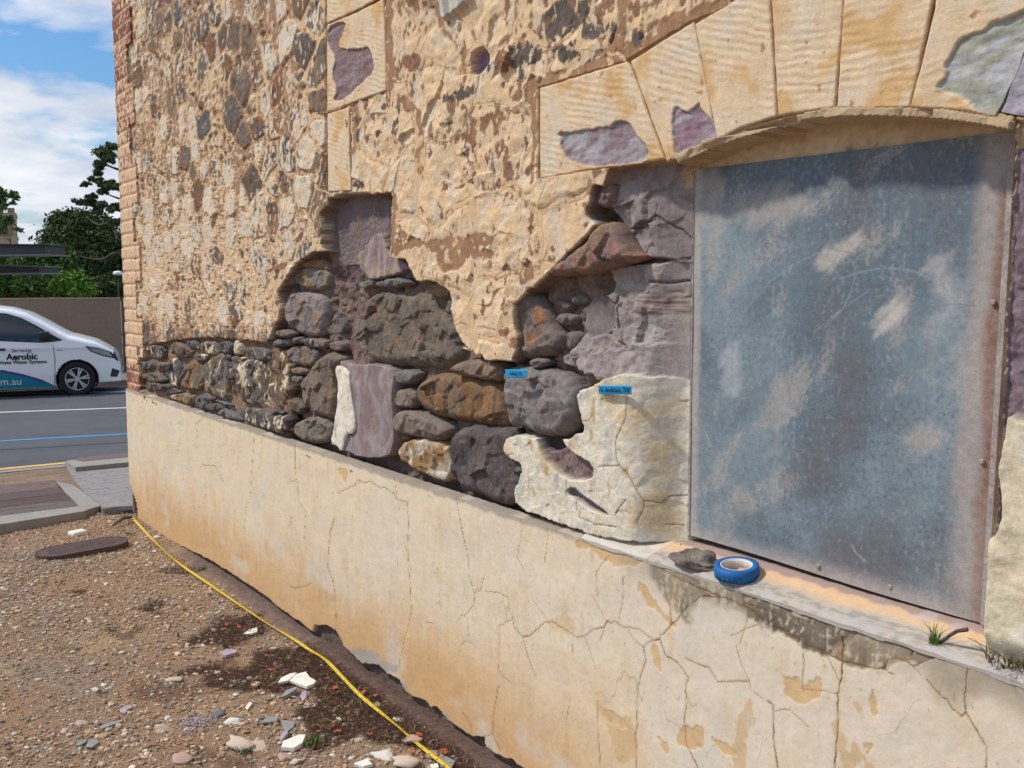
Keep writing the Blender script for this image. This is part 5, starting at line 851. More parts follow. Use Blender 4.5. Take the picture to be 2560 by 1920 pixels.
chip(1, 3, [(380, 1020), (400, 985), (435, 975), (438, 1030), (405, 1068)], M['purplechip'], .006, 'thin lilac flake right of the leaning slate', 'stone flake', name='stone_flake')
c0 = g2(0, 2, 672, 1285); mb = MB(); mb.box((-.04, -.05, 0), (.04, .05, .035)); o = mb.build('white_block', M['whitechip'], None, True, (c0[0], c0[1], c0[2] - .02)); o.rotation_euler = (0, 0, .3); bv = o.modifiers.new('bevel', 'BEVEL'); bv.width = .012; bv.segments = 3; tag(o, 'small white rounded block above the oval iron cover', 'block')
# crushed mortar dust heap
V_, F_, c_ = scatter(420, .0015, .005, [(.33, .29, .32), (.28, .24, .27), (.4, .36, .38)], 9, flat=.6); ctr = g2(0, 3, 1700, 1250); rsx = np.random.RandomState(4); n_ = len(V_) // len(iv); off = np.stack([rsx.normal(0, .035, n_), rsx.normal(0, .035, n_)], -1)
Vr = V_.reshape(n_, -1, 3); m0 = Vr.mean(1, keepdims=True); Vr = Vr - m0; Vr[..., 0] += ctr[0] + off[:, :1]; Vr[..., 1] += ctr[1] + off[:, 1:] ; Vr[..., 2] += .006; tag(link('crushed_mortar', rawmesh('crushed_mortar', Vr.reshape(-1, 3), F_, c_), M['gravel'], None, False), 'spill of crushed lilac mortar crumbs on the dirt', 'rubble', kind='stuff')
# dead orange leaves
rsl = random.Random(3)
for (i, j, a, b) in [(1, 3, 90, 695), (1, 3, 480, 685), (1, 3, 770, 722), (1, 3, 130, 820), (1, 3, 655, 832), (1, 3, 685, 975), (1, 3, 710, 1015), (1, 3, 930, 1015), (1, 3, 1035, 1040), (1, 3, 665, 1310), (1, 3, 708, 1352), (1, 3, 1410, 1380), (1, 3, 1345, 1515), (1, 3, 1625, 1525), (0, 3, 1810, 170), (0, 3, 2025, 262), (0, 3, 1715, 408), (0, 3, 1960, 425), (0, 3, 2065, 445), (0, 3, 630, 810), (0, 3, 1575, 270), (1, 3, 205, 720), (1, 3, 980, 1375), (1, 3, 430, 790)]:
    p = g2(i, j, a, b); s = rsl.uniform(.010, .017); nn = 8; v = [(0, 0, s * .25)] + [(s * (1.25 if k % 4 == 0 else .75) * math.cos(k * 6.283 / nn), s * .8 * math.sin(k * 6.283 / nn), s * .25 * abs(math.sin(k * 1.57)) + .001) for k in range(nn)]
    o = MB().add(v, [(0, 1 + k, 1 + (k + 1) % nn) for k in range(nn)]).build('dead_leaf', M['leafr'], None, False, (p[0], p[1], p[2] + .004)); sm = o.modifiers.new('thickness', 'SOLIDIFY'); sm.thickness = .001; o.rotation_euler = (rsl.uniform(-.5, .5), rsl.uniform(-.5, .5), rsl.uniform(0, 6)); tag(o, 'curled orange dead leaf on the ground beside the tape measure', 'leaf', 'orange dead leaves along the wall foot')
# dark litter strands and straw
def strands(n, m, seed, label, lo, hi, h, dens, name):
    rs = np.random.RandomState(seed); x = rs.uniform(-6.5, -2.0, n * 8); y = -np.abs(rs.normal(0, .42, n * 8)) - .01; k = rs.rand(n * 8) < dens(x, y); x = x[k][:n]; y = y[k][:n]; n = len(x)
    a = rs.uniform(0, 6.28, n); L = rs.uniform(lo, hi, n); w = .0009; b = a + rs.uniform(-.9, .9, n); z0 = gh(x, y) + rs.rand(n) * h; P = []
    for t, aa, zz in ((0, a, 0), (.5, a, .5), (1, b, .1)): P.append(np.stack([x + np.cos(aa) * L * t, y + np.sin(aa) * L * t, z0 + zz * L * .35 + .002], -1))
    S_ = np.stack([-np.sin(a) * w, np.cos(a) * w, 0 * a], -1); V = np.stack([P[0] - S_, P[0] + S_, P[1] - S_, P[1] + S_, P[2] - S_, P[2] + S_], 1); F = np.array([[0, 1, 3, 2], [2, 3, 5, 4]])[None] + (np.arange(n) * 6)[:, None, None]
    tag(link(name, rawmesh(name, V.reshape(-1, 3), F.reshape(-1, 4)), M[m], None, False), label, 'litter', kind='stuff')
strands(16000, 'litter', 3, 'dark red-brown dry plant litter matted along the foot of the wall', .008, .03, .012, litf, 'plant_litter')
strands(1300, 'straw', 4, 'pale straw stalks scattered in the litter', .015, .06, .01, lambda x, y: .3 + .5 * litf(x, y), 'straw')
for i, j, a, b, lb, n_, h_ in [(0, 3, 1540, 510, 'small two-leaved green weed in the middle of the yard', 7, .035), (0, 3, 945, 450, 'low dark green weed patch in open gravel', 40, .018), (0, 3, 1370, 310, 'spreading green moss-like weed patch below the pit cover', 50, .016), (1, 3, 490, 1440, 'green weed beside the lone white slab', 26, .04), (1, 3, 250, 740, 'thin green grass sprig in the dark litter', 10, .035), (1, 3, 1140, 1430, 'small green sprig near the bottom of the tape measure', 12, .02), (0, 2, 1760, 1600, 'green weeds growing at the plinth foot', 40, .05), (0, 3, 2110, 1510, 'yellow-green tuft at the bottom between stones', 22, .03), (0, 2, 1110, 1290, 'tiny weed near the far end of the tape measure', 16, .03)]:
    p = g2(i, j, a, b); tag(blades(n_, .03 if n_ > 12 else .006, h_, .003 if n_ < 30 else .0015, a, 1.2).build('weed', M['weed'], None, False, (p[0], p[1], p[2] - .008)), lb, 'weed')
# ------------------------------------------------------------------ tape measure ribbon
tp = T(0, 2, [(1140, 1155), (1200, 1215), (1320, 1345), (1450, 1470), (1590, 1580), (1730, 1675)]) + T(1, 3, [(30, 365), (180, 455), (350, 560), (460, 635), (600, 722), (740, 865), (900, 1030), (1080, 1180), (1240, 1310), (1400, 1450), (1560, 1575), (1720, 1700), (1900, 1850)])
P = [GZ(a, b, .018) for a, b in tp]
def cr(P, n=8):
    out = []
    for i in range(len(P) - 1):
        p0, p1, p2, p3 = P[max(i - 1, 0)], P[i], P[i + 1], P[min(i + 2, len(P) - 1)]
        for k in range(n): t = k / n; out.append(.5 * (2 * p1 + (p2 - p0) * t + (2 * p0 - 5 * p1 + 4 * p2 - p3) * t * t + (3 * p1 - p0 - 3 * p2 + p3) * t ** 3))
    return out + [P[-1]]
Ps = cr(P); root = empty('tape_measure', Ps[0], 'yellow tape measure ribbon laid along the foot of the wall', 'tape measure'); mbt = MB(); mk = MB(); acc = 0; v = []
frames = []
for i, p in enumerate(Ps):
    d = Ps[min(i + 1, len(Ps) - 1)] - Ps[max(i - 1, 0)]; d /= np.linalg.norm(d); tw = .35 * math.sin(i * .21) + (.7 * math.exp(-((i - 84) / 5.) ** 2)); sdv = np.array([-d[1], d[0], 0]) * math.cos(tw) + np.array([0, 0, 1]) * math.sin(tw); sdv /= np.linalg.norm(sdv); frames.append((p, d, sdv))
    for e in (-1, -.3, .3, 1): v.append(tuple(p + sdv * .0075 * e - Ps[0] - np.array([0, 0, .0016]) * (abs(e) < .5)))
mbt.add(v, [(i * 4 + k, i * 4 + k + 1, i * 4 + k + 5, i * 4 + k + 4) for i in range(len(Ps) - 1) for k in range(3)]); o = mbt.build('blade', M['ytape'], root, True)
sm = o.modifiers.new('thickness', 'SOLIDIFY'); sm.thickness = .0004
acc = 0; nxt = 0
for i in range(len(Ps) - 1):
    p, d, sd_ = frames[i]; L = np.linalg.norm(Ps[i + 1] - p); nn = np.cross(d, sd_); nn = nn if nn[2] > 0 else -nn
    while nxt < acc + L:
        q = p + d * (nxt - acc) - Ps[0] + nn * .0012; kk = int(round(nxt / .01)); ln = .0045 if kk % 5 == 0 else .0028
        if p[0] > -5.5:
            for a_s, b_s in ((.008, .008 - ln),) + (((-.001, -.006),) if kk % 5 == 2 else ()): wd = .0006 if a_s > 0 else .0018; mk.add([tuple(q + sd_ * a_s - d * wd), tuple(q + sd_ * a_s + d * wd), tuple(q + sd_ * b_s + d * wd), tuple(q + sd_ * b_s - d * wd)], [(0, 1, 2, 3)])
        nxt += .01
    acc += L
mk.build('scale_marks', M['ink'], root)
p1 = GZ(*T(0, 2, [(1135, 1150)])[0], .03); p2 = GZ(*T(0, 2, [(970, 1225)])[0], .02); mb = MB(); mb.tube([p1 + np.array([.0, .0, .0]), p1 + (p2 - p1) * .4 + np.array([0, 0, .02]), p2], [.010, .012, .005], 8); tag(mb.build('stick', M['twig'], None, True), 'dark weathered stick lying at the building corner by the tape end', 'stick')
# ------------------------------------------------------------------ oval iron cover
A = g2(0, 2, 505, 1400); A = GZ(*T(0, 2, [(500, 1400)])[0], .05); B = GZ(*T(0, 2, [(925, 1335)])[0], .05)
cen = (A + B) / 2; dd = B - A; ln = np.linalg.norm(dd[:2]) / 2; ang = math.atan2(dd[1], dd[0]); ov = empty('oval_cover', (cen[0], cen[1], -.026), 'oval rusty iron cover standing slightly proud of the dirt', 'pit cover', rz=ang); ov.rotation_euler = (0, math.radians(-1.5), ang)
RC = .125
def stad(r, l, n=14): return [(l + r * math.cos(a), r * math.sin(a)) for a in np.linspace(-math.pi / 2, math.pi / 2, n)] + [(-l + r * math.cos(a), r * math.sin(a)) for a in np.linspace(math.pi / 2, 3 * math.pi / 2, n)]
o_, i_ = stad(RC, ln), stad(RC * .95, ln); n_ = len(o_); mb = MB(); v = [(a, b, 0) for a, b in o_] + [(a, b, .052) for a, b in o_] + [(a, b, .052) for a, b in i_] + [(a, b, .03) for a, b in i_]
mb.add(v, [(r * n_ + k, r * n_ + (k + 1) % n_, (r + 1) * n_ + (k + 1) % n_, (r + 1) * n_ + k) for r in range(3) for k in range(n_)]); mb.build('rim', M['iron'], ov)
mb = MB(); mb.prism(stad(RC * .93, ln), .0, .05)
lid = mb.build('lid', M['iron2'], ov); lid.data.materials.clear(); lid.data.materials.append(M['iron'])
mb = MB()
for ii in range(26):
    for jj in (-3, -2, -1, 0, 1, 2, 3):
        xx = -ln - .05 + ii * (2 * ln + .1) / 25; yy = jj * .026
        if abs(xx) - ln > .03 and abs(jj) > 2: continue
        mb.box((xx - .006, yy - .003, .0495), (xx + .006, yy + .003, .0512))
mb.build('tread_pattern', M['iron'], lid)
# ------------------------------------------------------------------ footpath, pit lids, pavers, kerb
NP = np.array([.083 / math.hypot(.083, 1) * -1, 0, 1 / math.hypot(.083, 1)]); NP = np.array([-.083, 0, 1]); NP = NP / np.linalg.norm(NP)
def FP(px, py): return PL(px, py, (-7.7, 0, 0), NP)
def slab(name, i, j, pts, m, up, th, parent=None, label=None, cat=None, kind=None, group=None):
    P = [FP(*q) for q in T(i, j, pts)]; zf = lambda x, y: -.0 + float(terr(np.array(x))) if x < -7.7 else 0.0
    mb = MB(); mb.prism([(p[0], p[1]) for p in P], lambda x, y: (x + 7.7) * .083 + up - th, lambda x, y: (x + 7.7) * .083 + up)
    o = mb.build(name, m, parent); tag(o, label, cat, group, kind); return o
# verge and paving area sheet
mb = MB(); mb.prism([(-7.7, -9), (-7.7, 40), (-10.85, 40), (-10.85, -9)], lambda x, y: (x + 7.7) * .083 - .09, lambda x, y: (x + 7.7) * .083 + .002)
tag(mb.build('verge', mat('dry verge dirt', (.24, .165, .105), vs=(3, 40, 120), var=.3, bump=1, bs=50, bd=.02)), kind='structure')
slab('concrete_path', 0, 2, [(-900, 1000), (0, 903), (470, 853), (620, 880), (700, 930), (870, 1065), (765, 1095), (730, 1112), (0, 1228), (-900, 1370)], M['concrete'], .012, .08, kind='structure')
pit = empty('cable_pit', FP(*T(0, 2, [(300, 1030)])[0]), 'pair of ribbed brown iron lids set side by side in concrete', 'pit cover')
PO = np.array(pit.location)
for nm, pts in (('far_lid', [(-900, 1030), (0, 933), (472, 882), (568, 966), (0, 1036), (-900, 1150)]), ('near_lid', [(-900, 1155), (0, 1041), (572, 971), (685, 1078), (0, 1176), (-900, 1310)])):
    P = [FP(*q) for q in T(0, 2, pts)]; mb = MB(); mb.prism([(p[0] - PO[0], p[1] - PO[1]) for p in P], -.03 - 0, lambda x, y: (min(x + PO[0] + 7.7, 0)) * .083 + .022 - PO[2]); o = mb.build('lid', M['iron2'], pit)
    # ribs
    mr = MB(); a0, b0 = P[1], P[-2]; a1, b1 = P[2], P[3]; a0 = P[0]; b0 = P[-1]
    for k in range(1, 22):
        t = k / 22; p = a0 + (b0 - a0) * t - PO; q = a1 + (b1 - a1) * t - PO; d_ = (q - p)[:2]; d_ = d_ / np.linalg.norm(d_); nrm = np.array([-d_[1], d_[0]]) * .009
        zf = lambda pt: (min(pt[0] + PO[0] + 7.7, 0)) * .083 + .0265 - PO[2]
        mr.add([(p[0] - nrm[0], p[1] - nrm[1], zf(p)), (q[0] - nrm[0], q[1] - nrm[1], zf(q)), (q[0] + nrm[0], q[1] + nrm[1], zf(q)), (p[0] + nrm[0], p[1] + nrm[1], zf(p))], [(0, 1, 2, 3)])
    mr.build('lid_ribs', M['iron'], o)
# block pavers
pv = M['paver']; mb = MB(); A0 = FP(*T(0, 2, [(600, 705)])[0])
zt = lambda x, y: (x + 7.7) * .083
slab('paving_bed', 0, 2, [(560, 702), (1300, 690), (1320, 1060), (1125, 1058), (890, 1085), (740, 960), (640, 840)], mat('paving joint sand', (.2, .185, .17), vs=(30,), var=.2, bump=.3), .006, .06, kind='structure')
P4 = [FP(*q) for q in T(0, 2, [(575, 712), (1300, 692), (1320, 1052), (895, 1078)])]; polyg = np.array([(p[0], p[1]) for p in [FP(*q) for q in T(0, 2, [(568, 710), (1300, 692), (1320, 1052), (895, 1078), (745, 955), (645, 840)])]])
x0, x1 = polyg[:, 0].min(), polyg[:, 0].max(); y0, y1 = polyg[:, 1].min(), polyg[:, 1].max()
def clip_poly(P, C_):
    ar = sum(C_[i][0] * C_[(i + 1) % len(C_)][1] - C_[(i + 1) % len(C_)][0] * C_[i][1] for i in range(len(C_))); C_ = C_ if ar > 0 else C_[::-1]
    for i in range(len(C_)):
        a, b = C_[i], C_[(i + 1) % len(C_)]; f_ = lambda p: (b[0] - a[0]) * (p[1] - a[1]) - (b[1] - a[1]) * (p[0] - a[0]); out = []
        for j in range(len(P)):
            p, q = P[j], P[(j + 1) % len(P)]; fp, fq = f_(p), f_(q)
            if fp >= 0: out.append(p)
            if (fp >= 0) != (fq >= 0): t = fp / (fp - fq); out.append((p[0] + (q[0] - p[0]) * t, p[1] + (q[1] - p[1]) * t))
        P = out
        if len(P) < 3: return []
    return P
rx = random.Random(2); xx = x0; r = 0
while xx < x1:
    yy = y0 - .3 + (.12 if r % 2 else 0)
    while yy < y1:
        cx_, cy_ = xx + .065, yy + .12
        q_ = clip_poly([(xx + .003, yy + .003), (xx + .127, yy + .003), (xx + .127, yy + .237), (xx + .003, yy + .237)], polyg)
        if len(q_) > 2: h_ = .0095 + rx.uniform(-.001, .0012); mb.prism(q_, lambda a, b: zt(a, b) - .02, lambda a, b: zt(a, b) + h_)
        yy += .24
    xx += .13; r += 1
tag(mb.build('paving', pv), kind='structure')
# raised kerb box with inset top
kb = [FP(*q) for q in T(0, 2, [(565, 712), (655, 766), (1115, 722), (1260, 706), (1260, 640), (1100, 650), (625, 700)])]; KO = np.array([kb[0][0], kb[0][1], 0]); kerb = empty('drain_kerb', KO, 'raised concrete drain kerb with dark recessed top at the road edge', 'kerb')
mb = MB(); mb.prism([(p[0] - KO[0], p[1] - KO[1]) for p in kb], lambda x, y: -.35, lambda x, y: zt(x + KO[0], 0) + .055); mb.build('kerb_block', M['concrete'], kerb)
ki = [FP(*q) for q in T(0, 2, [(640, 700), (720, 715), (1115, 675), (1260, 660), (1260, 632), (1100, 640), (700, 680)])]; mb = MB(); mb.prism([(p[0] - KO[0], p[1] - KO[1]) for p in ki], lambda x, y: zt(x + KO[0], 0) + .02, lambda x, y: zt(x + KO[0], 0) + .059); mb.build('inset_cover', M['iron2'], kerb)
# ------------------------------------------------------------------ road
RS = .0224; rz_ = lambda x: -.295 + (x + 11.0) * RS; NR = np.array([-RS, 0, 1]); NR /= np.linalg.norm(NR)
def RP_(px, py): return PL(px, py, (-11.0, 0, -.295), NR)
mb = MB(); v = []
for yy in (-400, 500): v += [(-11.02, yy, rz_(-11.02) + .004), (-21.2, yy, rz_(-21.2) + .004)]
ya, yb = RP_(0, 1182), RP_(320, 1150); dy = (yb - ya) / np.linalg.norm(yb - ya)
la = ya - dy * 12; lb = ya + dy * 60
mb.add([(la[0], la[1], rz_(la[0])), (lb[0], lb[1], rz_(lb[0])), (-8, 60, rz_(-8)), (-25, -14, rz_(-25))], [(0, 1, 2, 3)]); tag(mb.build('road', M['asphalt']), kind='structure')
def stripe(name, p, q, w, m, up=.004, ext=(8, 40)):
    a = RP_(*p); b = RP_(*q); d_ = (b - a); d_ /= np.linalg.norm(d_); n_ = np.array([d_[1], -d_[0], 0]) * w / 2; a = a - d_ * ext[0]; b = b + d_ * ext[1]; v = [a - n_, b - n_, b + n_, a + n_]; v = [(p_[0], p_[1], rz_(p_[0]) + up) for p_ in v]
    mb = MB(); mb.add(v, [(0, 1, 2, 3)]); tag(mb.build(name, m), kind='structure')
Z0 = lambda a, b: T(0, 2, [(a, b)])[0]
stripe('lane_line_white', Z0(0, 246), Z0(1080, 207), .13, M['white']); stripe('lane_line_blue', Z0(0, 495), Z0(1090, 433), .11, M['blueline']); stripe('edge_line_yellow', Z0(0, 738), Z0(1100, 634), .12, M['yellowline'])
stripe('edge_line_white', Z0(0, 90), Z0(1075, 64), .24, M['white']); stripe('edge_line_blue', Z0(0, 101), Z0(1075, 74), .16, M['blueline'], .008); stripe('road_seam', Z0(0, 571), Z0(1000, 511), .025, mat('tar seam', (.025, .024, .024), bump=0, vs=()))
stripe('gutter', Z0(0, 762), Z0(1100, 656), .16, M['concrete'], .006)
# far footpath beyond van
far = mat('far footpath', (.2, .175, .15), vs=(2,), var=.15, bump=0)
VD = np.array([.27, .963, 0]); VD /= np.linalg.norm(VD); VN = np.array([VD[1], -VD[0], 0])   # towards camera
wc = RP_(*T(0, 1, [(700, 1722)])[0])          # front wheel contact
# ------------------------------------------------------------------ boundary wall
wb = D3(300, 744, 23.2); L0 = wb.copy(); base = L0 - VD * 30; end = L0 + VD * 1.0
bw = empty('boundary_wall', (L0[0], L0[1], -.6), 'plain brown rendered boundary wall across the road behind the van', 'wall')
def obox(a, b, z0, z1, t, m, name, parent, org):
    mb = MB(); n_ = np.array([VN[0], VN[1]]) * t / 2; P = [a[:2] - n_, b[:2] - n_, b[:2] + n_, a[:2] + n_]; mb.prism([(p[0] - org[0], p[1] - org[1]) for p in P], z0 - org[2], z1 - org[2]); return mb.build(name, m, parent)
org = (L0[0], L0[1], -.6); zt_ = L0[2]
obox(base, L0, -.6, zt_ - .03, .22, M['bwall'], 'wall_panel', bw, org); obox(base, L0, zt_ - .03, zt_, .25, M['coping'], 'coping', bw, org)
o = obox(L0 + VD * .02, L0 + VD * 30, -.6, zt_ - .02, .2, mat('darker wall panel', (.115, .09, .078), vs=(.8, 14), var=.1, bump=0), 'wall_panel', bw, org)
fa = wc - VN * 1.6 - VD * 30; fb = wc - VN * 1.6 + VD * 30; mb = MB(); nn = VN * 4; mb.add([(p[0], p[1], -.46) for p in (fa, fb, fb - nn, fa - nn)] + [(p[0], p[1], -.6) for p in (fa, fb)], [(0, 1, 2, 3), (4, 5, 1, 0)]); tag(mb.build('far_footpath', far), kind='structure')
# ------------------------------------------------------------------ VAN
van = empty('van', wc, 'white van with teal swoosh and black Aerobic lettering parked across the road', 'van'); van.rotation_euler = (0, 0, math.atan2(VD[1], VD[0]))   # local +x forward, -y towards camera
K = 442.0; sz_ = lambda zx, zy: ((zx - 705) / K, (1722 - zy) / K)
tops = [(-4.4, 1.15), (-4.3, 1.5), (-4.1, 1.68), (-3.5, 1.74), (-2.0, 1.74), (-1.55, 1.72)] + [sz_(*p) for p in ((200, 990), (330, 1030), (450, 1100), (560, 1172), (640, 1218), (720, 1238), (850, 1278), (940, 1330), (990, 1362), (1022, 1400), (1042, 1470), (1046, 1530))]
ts = np.array(tops); ss = np.unique(np.concatenate([np.arange(-4.4, .6, .025), np.arange(.6, .772, .008)]))
ztop = np.interp(ss, ts[:, 0], ts[:, 1]); HW = .86
def halfw(s): s = np.asarray(s, float); return HW * (1 - .42 * np.clip((s - .05) / .73, 0, 1) ** 2.4) * (1 - .15 * np.clip((-3.6 - s) / .8, 0, 1) ** 2)
def zbot(s): return np.where(np.asarray(s) > .35, .24, .2)
def lat(s, z):
    zt2 = np.interp(s, ts[:, 0], ts[:, 1]); t = np.clip((z - 1.0) / .75, 0, 1.2); b = np.clip((.55 - z) / .4, 0, 1); cr_ = np.clip((zt2 - z) / .09, 0, 1)
    return halfw(s) * (1 - .17 * t ** 1.25 - .05 * b ** 2) * (.90 + .10 * np.sqrt(1 - (1 - cr_) ** 2)) + .012 * np.exp(-((z - .93) / .04) ** 2)
nv = 72; vv = []
for s_, zt2 in zip(ss, ztop):
    zb = float(zbot(s_)); col = [(s_, float(lat(s_, zb)) * .8, zb - .02)]
    for k in range(nv): z_ = zb + (zt2 - zb) * k / (nv - 1); col.append((s_, float(lat(s_, z_)), z_))
    w_ = col[-1][1]; col += [(s_, w_ * .7, zt2 + .02 * min(1, w_)), (s_, 0, zt2 + .03)]
    ring = [(a, -b, c) for a, b, c in col] + [(a, b, c) for a, b, c in col[::-1][1:]]; vv.append(ring)
nr = len(vv[0]); allv = np.array(vv); fcs = []
for i in range(len(ss) - 1):
    for k in range(nr - 1):
        c_ = (allv[i, k] + allv[i + 1, k + 1]) / 2
        if abs(c_[1]) > .55 and (math.hypot(c_[0], c_[2] - .325) < .375 or math.hypot(c_[0] + 2.95, c_[2] - .325) < .375): continue
        fcs.append((i * nr + k, (i + 1) * nr + k, (i + 1) * nr + k + 1, i * nr + k + 1))
fcs.append(tuple(range((len(ss) - 1) * nr, len(ss) * nr))); fcs.append(tuple(reversed(range(nr))))
mb = MB(); mb.add(allv.reshape(-1, 3), fcs); body = mb.build('body', M['vanpaint'], van, True)
mb = MB(); mb.box((-4.2, -.62, .22), (.6, .62, .75)); mb.build('underbody', M['black'], van)
def decal(name, pts, m, parent, off=.004, zoom=True, n=14):
    """polygon in side view -> fine grid clipped to it, laid on the body side"""
    poly = np.array([sz_(*p) for p in pts] if zoom else pts); lo = poly.min(0); hi = poly.max(0); r = min(max((hi - lo).max() / 70, .006), .012)
    xs, zs_ = np.meshgrid(np.arange(lo[0] - r, hi[0] + 2 * r, r), np.arange(lo[1] - r, hi[1] + 2 * r, r)); s = sdf(xs.astype(f32), zs_.astype(f32), poly, 1.); cc = (s[:-1, :-1] + s[1:, 1:] + s[:-1, 1:] + s[1:, :-1]) / 4; keep = cc < 0
    gz_, gx_ = np.gradient(s, r); st = np.where(np.abs(s) < r, s, 0); x_ = xs - st * gx_; z_ = zs_ - st * gz_
    used = np.unique(gridq(*xs.shape)[keep]); V = np.stack([x_, -(lat(x_, z_) + off), z_], -1).reshape(-1, 3); Q = gridq(*xs.shape)[keep]; u, inv = np.unique(Q, return_inverse=True)
    return link(name, rawmesh(name, V[u], inv.reshape(-1, 4)), m, parent, True)
decal('side_window', [(22, 1008), (195, 1024), (300, 1060), (420, 1130), (520, 1198), (612, 1250), (540, 1262), (430, 1267), (22, 1240)], M['black'], body, .003)
decal('side_window', [(78, 1020), (195, 1034), (290, 1068), (400, 1134), (470, 1180), (430, 1250), (92, 1232)], M['glass'], body, .007); decal('side_window', [(-700, 1000), (8, 1008), (8, 1236), (-700, 1236)], M['glass'], body, .004)
decal('teal_stripe', [(-900, 1500), (0, 1492), (150, 1502), (300, 1545), (430, 1590), (528, 1634), (528, 1640), (-900, 1640)], M['teal'], body, .004); decal('purple_stripe', [(-900, 1470), (0, 1476), (150, 1484), (300, 1524), (430, 1572), (528, 1628), (528, 1634), (430, 1592), (300, 1548), (150, 1506), (0, 1496), (-900, 1500)], M['purple'], body, .006)
decal('headlight', [(775, 1300), (880, 1322), (975, 1362), (1012, 1425), (900, 1388), (820, 1350)], M['black'], body, .004); decal('headlight_lens', [(800, 1312), (880, 1330), (960, 1366), (985, 1405), (905, 1380), (830, 1345)], M['lampglass'], body, .010)
decal('fog_light_surround', [(978, 1500), (1036, 1530), (1012, 1582), (960, 1572)], M['black'], body, .004); decal('grille', [(1000, 1362), (1022, 1410), (1030, 1450), (1005, 1430), (985, 1380)], M['black'], body, .006)
decal('door_gap', [(36, 1010), (40, 1010), (42, 1640), (37, 1640)], M['seam'], body, .008); decal('door_gap', [(528, 1262), (533, 1262), (545, 1400), (540, 1500), (530, 1640), (524, 1640), (534, 1500), (538, 1400)], M['seam'], body, .008)
decal('sill_trim', [(-900, 1640), (528, 1640), (528, 1650), (-900, 1650)], M['seam'], body, .003)
decal('side_marker', [(560, 1326), (600, 1332), (600, 1338), (562, 1334)], M['seam'], body, .004)
for zx0, zx1 in ((62, 176), (-60, 16)):
    a, b = sz_(zx0, 1306), sz_(zx1, 1326); y_ = -float(lat(a[0], a[1])); mb = MB(); mb.box((a[0], y_ - .035, b[1]), (b[0], y_ - .005, a[1])); o = mb.build('door_handle', M['black'], body); bv = o.modifiers.new('bevel', 'BEVEL'); bv.width = .012; bv.segments = 2
a, b = sz_(435, 1172), sz_(512, 1250); mb = MB(); mb.box((a[0], -.99, b[1] + .02), (b[0], -.84, a[1])); o = mb.build('wing_mirror', M['black'], body); bv = o.modifiers.new('bevel', 'BEVEL'); bv.width = .035; bv.segments = 3
def vtext(body_t, cx, cy, width, m, shear=0, bold=0.):
    me = text_mesh(body_t, .2, shear, bold); v = np.array([tuple(p.co) for p in me.vertices]); s = (width / K) / (v[:, 0].max() - v[:, 0].min()); v *= s; c0 = (v.max(0) + v.min(0)) / 2; px_, pz_ = sz_(cx, cy); x_ = v[:, 0] - c0[0] + px_; z_ = v[:, 1] - c0[1] + pz_
    me.vertices.foreach_set('co', np.stack([x_, -(lat(x_, z_) + .011), z_], -1).astype(f32).ravel()); link('lettering', me, m, body, False)
vtext('Servicing', 295, 1331, 152, M['ink'], .3); vtext('Aerobic', 294, 1378, 234, M['ink'], 0, .006); vtext('Waste Water Systems', 292, 1427, 376, M['ink'], 0, .004); vtext('t.com.au', 135, 1588, 290, M['decw']); vtext('ns', 4, 1430, 34, M['ink'])
for wx_ in (0, -2.95):
    for sd_ in (-1, 1):
        wh = bpy.data.objects.new('wheel', None); COL.objects.link(wh); wh.parent = van; wh.location = (wx_, sd_ * .76, .325); wh.rotation_euler = (math.pi / 2 * (1 if sd_ < 0 else -1), 0, 0)
        MB().lathe([(.215, -.09), (.30, -.10), (.325, -.08), (.325, .08), (.30, .10), (.215, .09)], 40).build('tyre', M['rubber'], wh, True); MB().lathe([(.205, -.08), (.216, -.08), (.216, .095), (.205, .095)], 40).build('rim', M['alloy'], wh, True)
        mb = MB(); mb.lathe([(.001, -.02), (.2, -.02), (.2, -.01), (.001, -.01)], 24); mb.build('brake_disc', M['black'], wh)
        mb = MB(); mb.lathe([(.001, .04), (.045, .04), (.045, .085), (.001, .085)], 20)
        for k in range(6):
            a = k * math.pi / 3 + .2
            for e in (-.13, .13):
                c1, s1 = math.cos(a + e * .4), math.sin(a + e * .4); c2, s2 = math.cos(a + e), math.sin(a + e); t1 = (-s1, c1); t2 = (-s2, c2)
                q = [(.03 * c1 - t1[0] * .012, .03 * s1 - t1[1] * .012), (.21 * c2 - t2[0] * .014, .21 * s2 - t2[1] * .014), (.21 * c2 + t2[0] * .014, .21 * s2 + t2[1] * .014), (.03 * c1 + t1[0] * .012, .03 * s1 + t1[1] * .012)]; mb.prism(q, .055, .08)
        mb.build('spokes', M['alloy'], wh)
        me = MB(); me.lathe([(.36, -.16), (.375, -.16), (.375, .095), (.36, .095)], 40); me.build('wheel_arch', M['black'], wh, True)
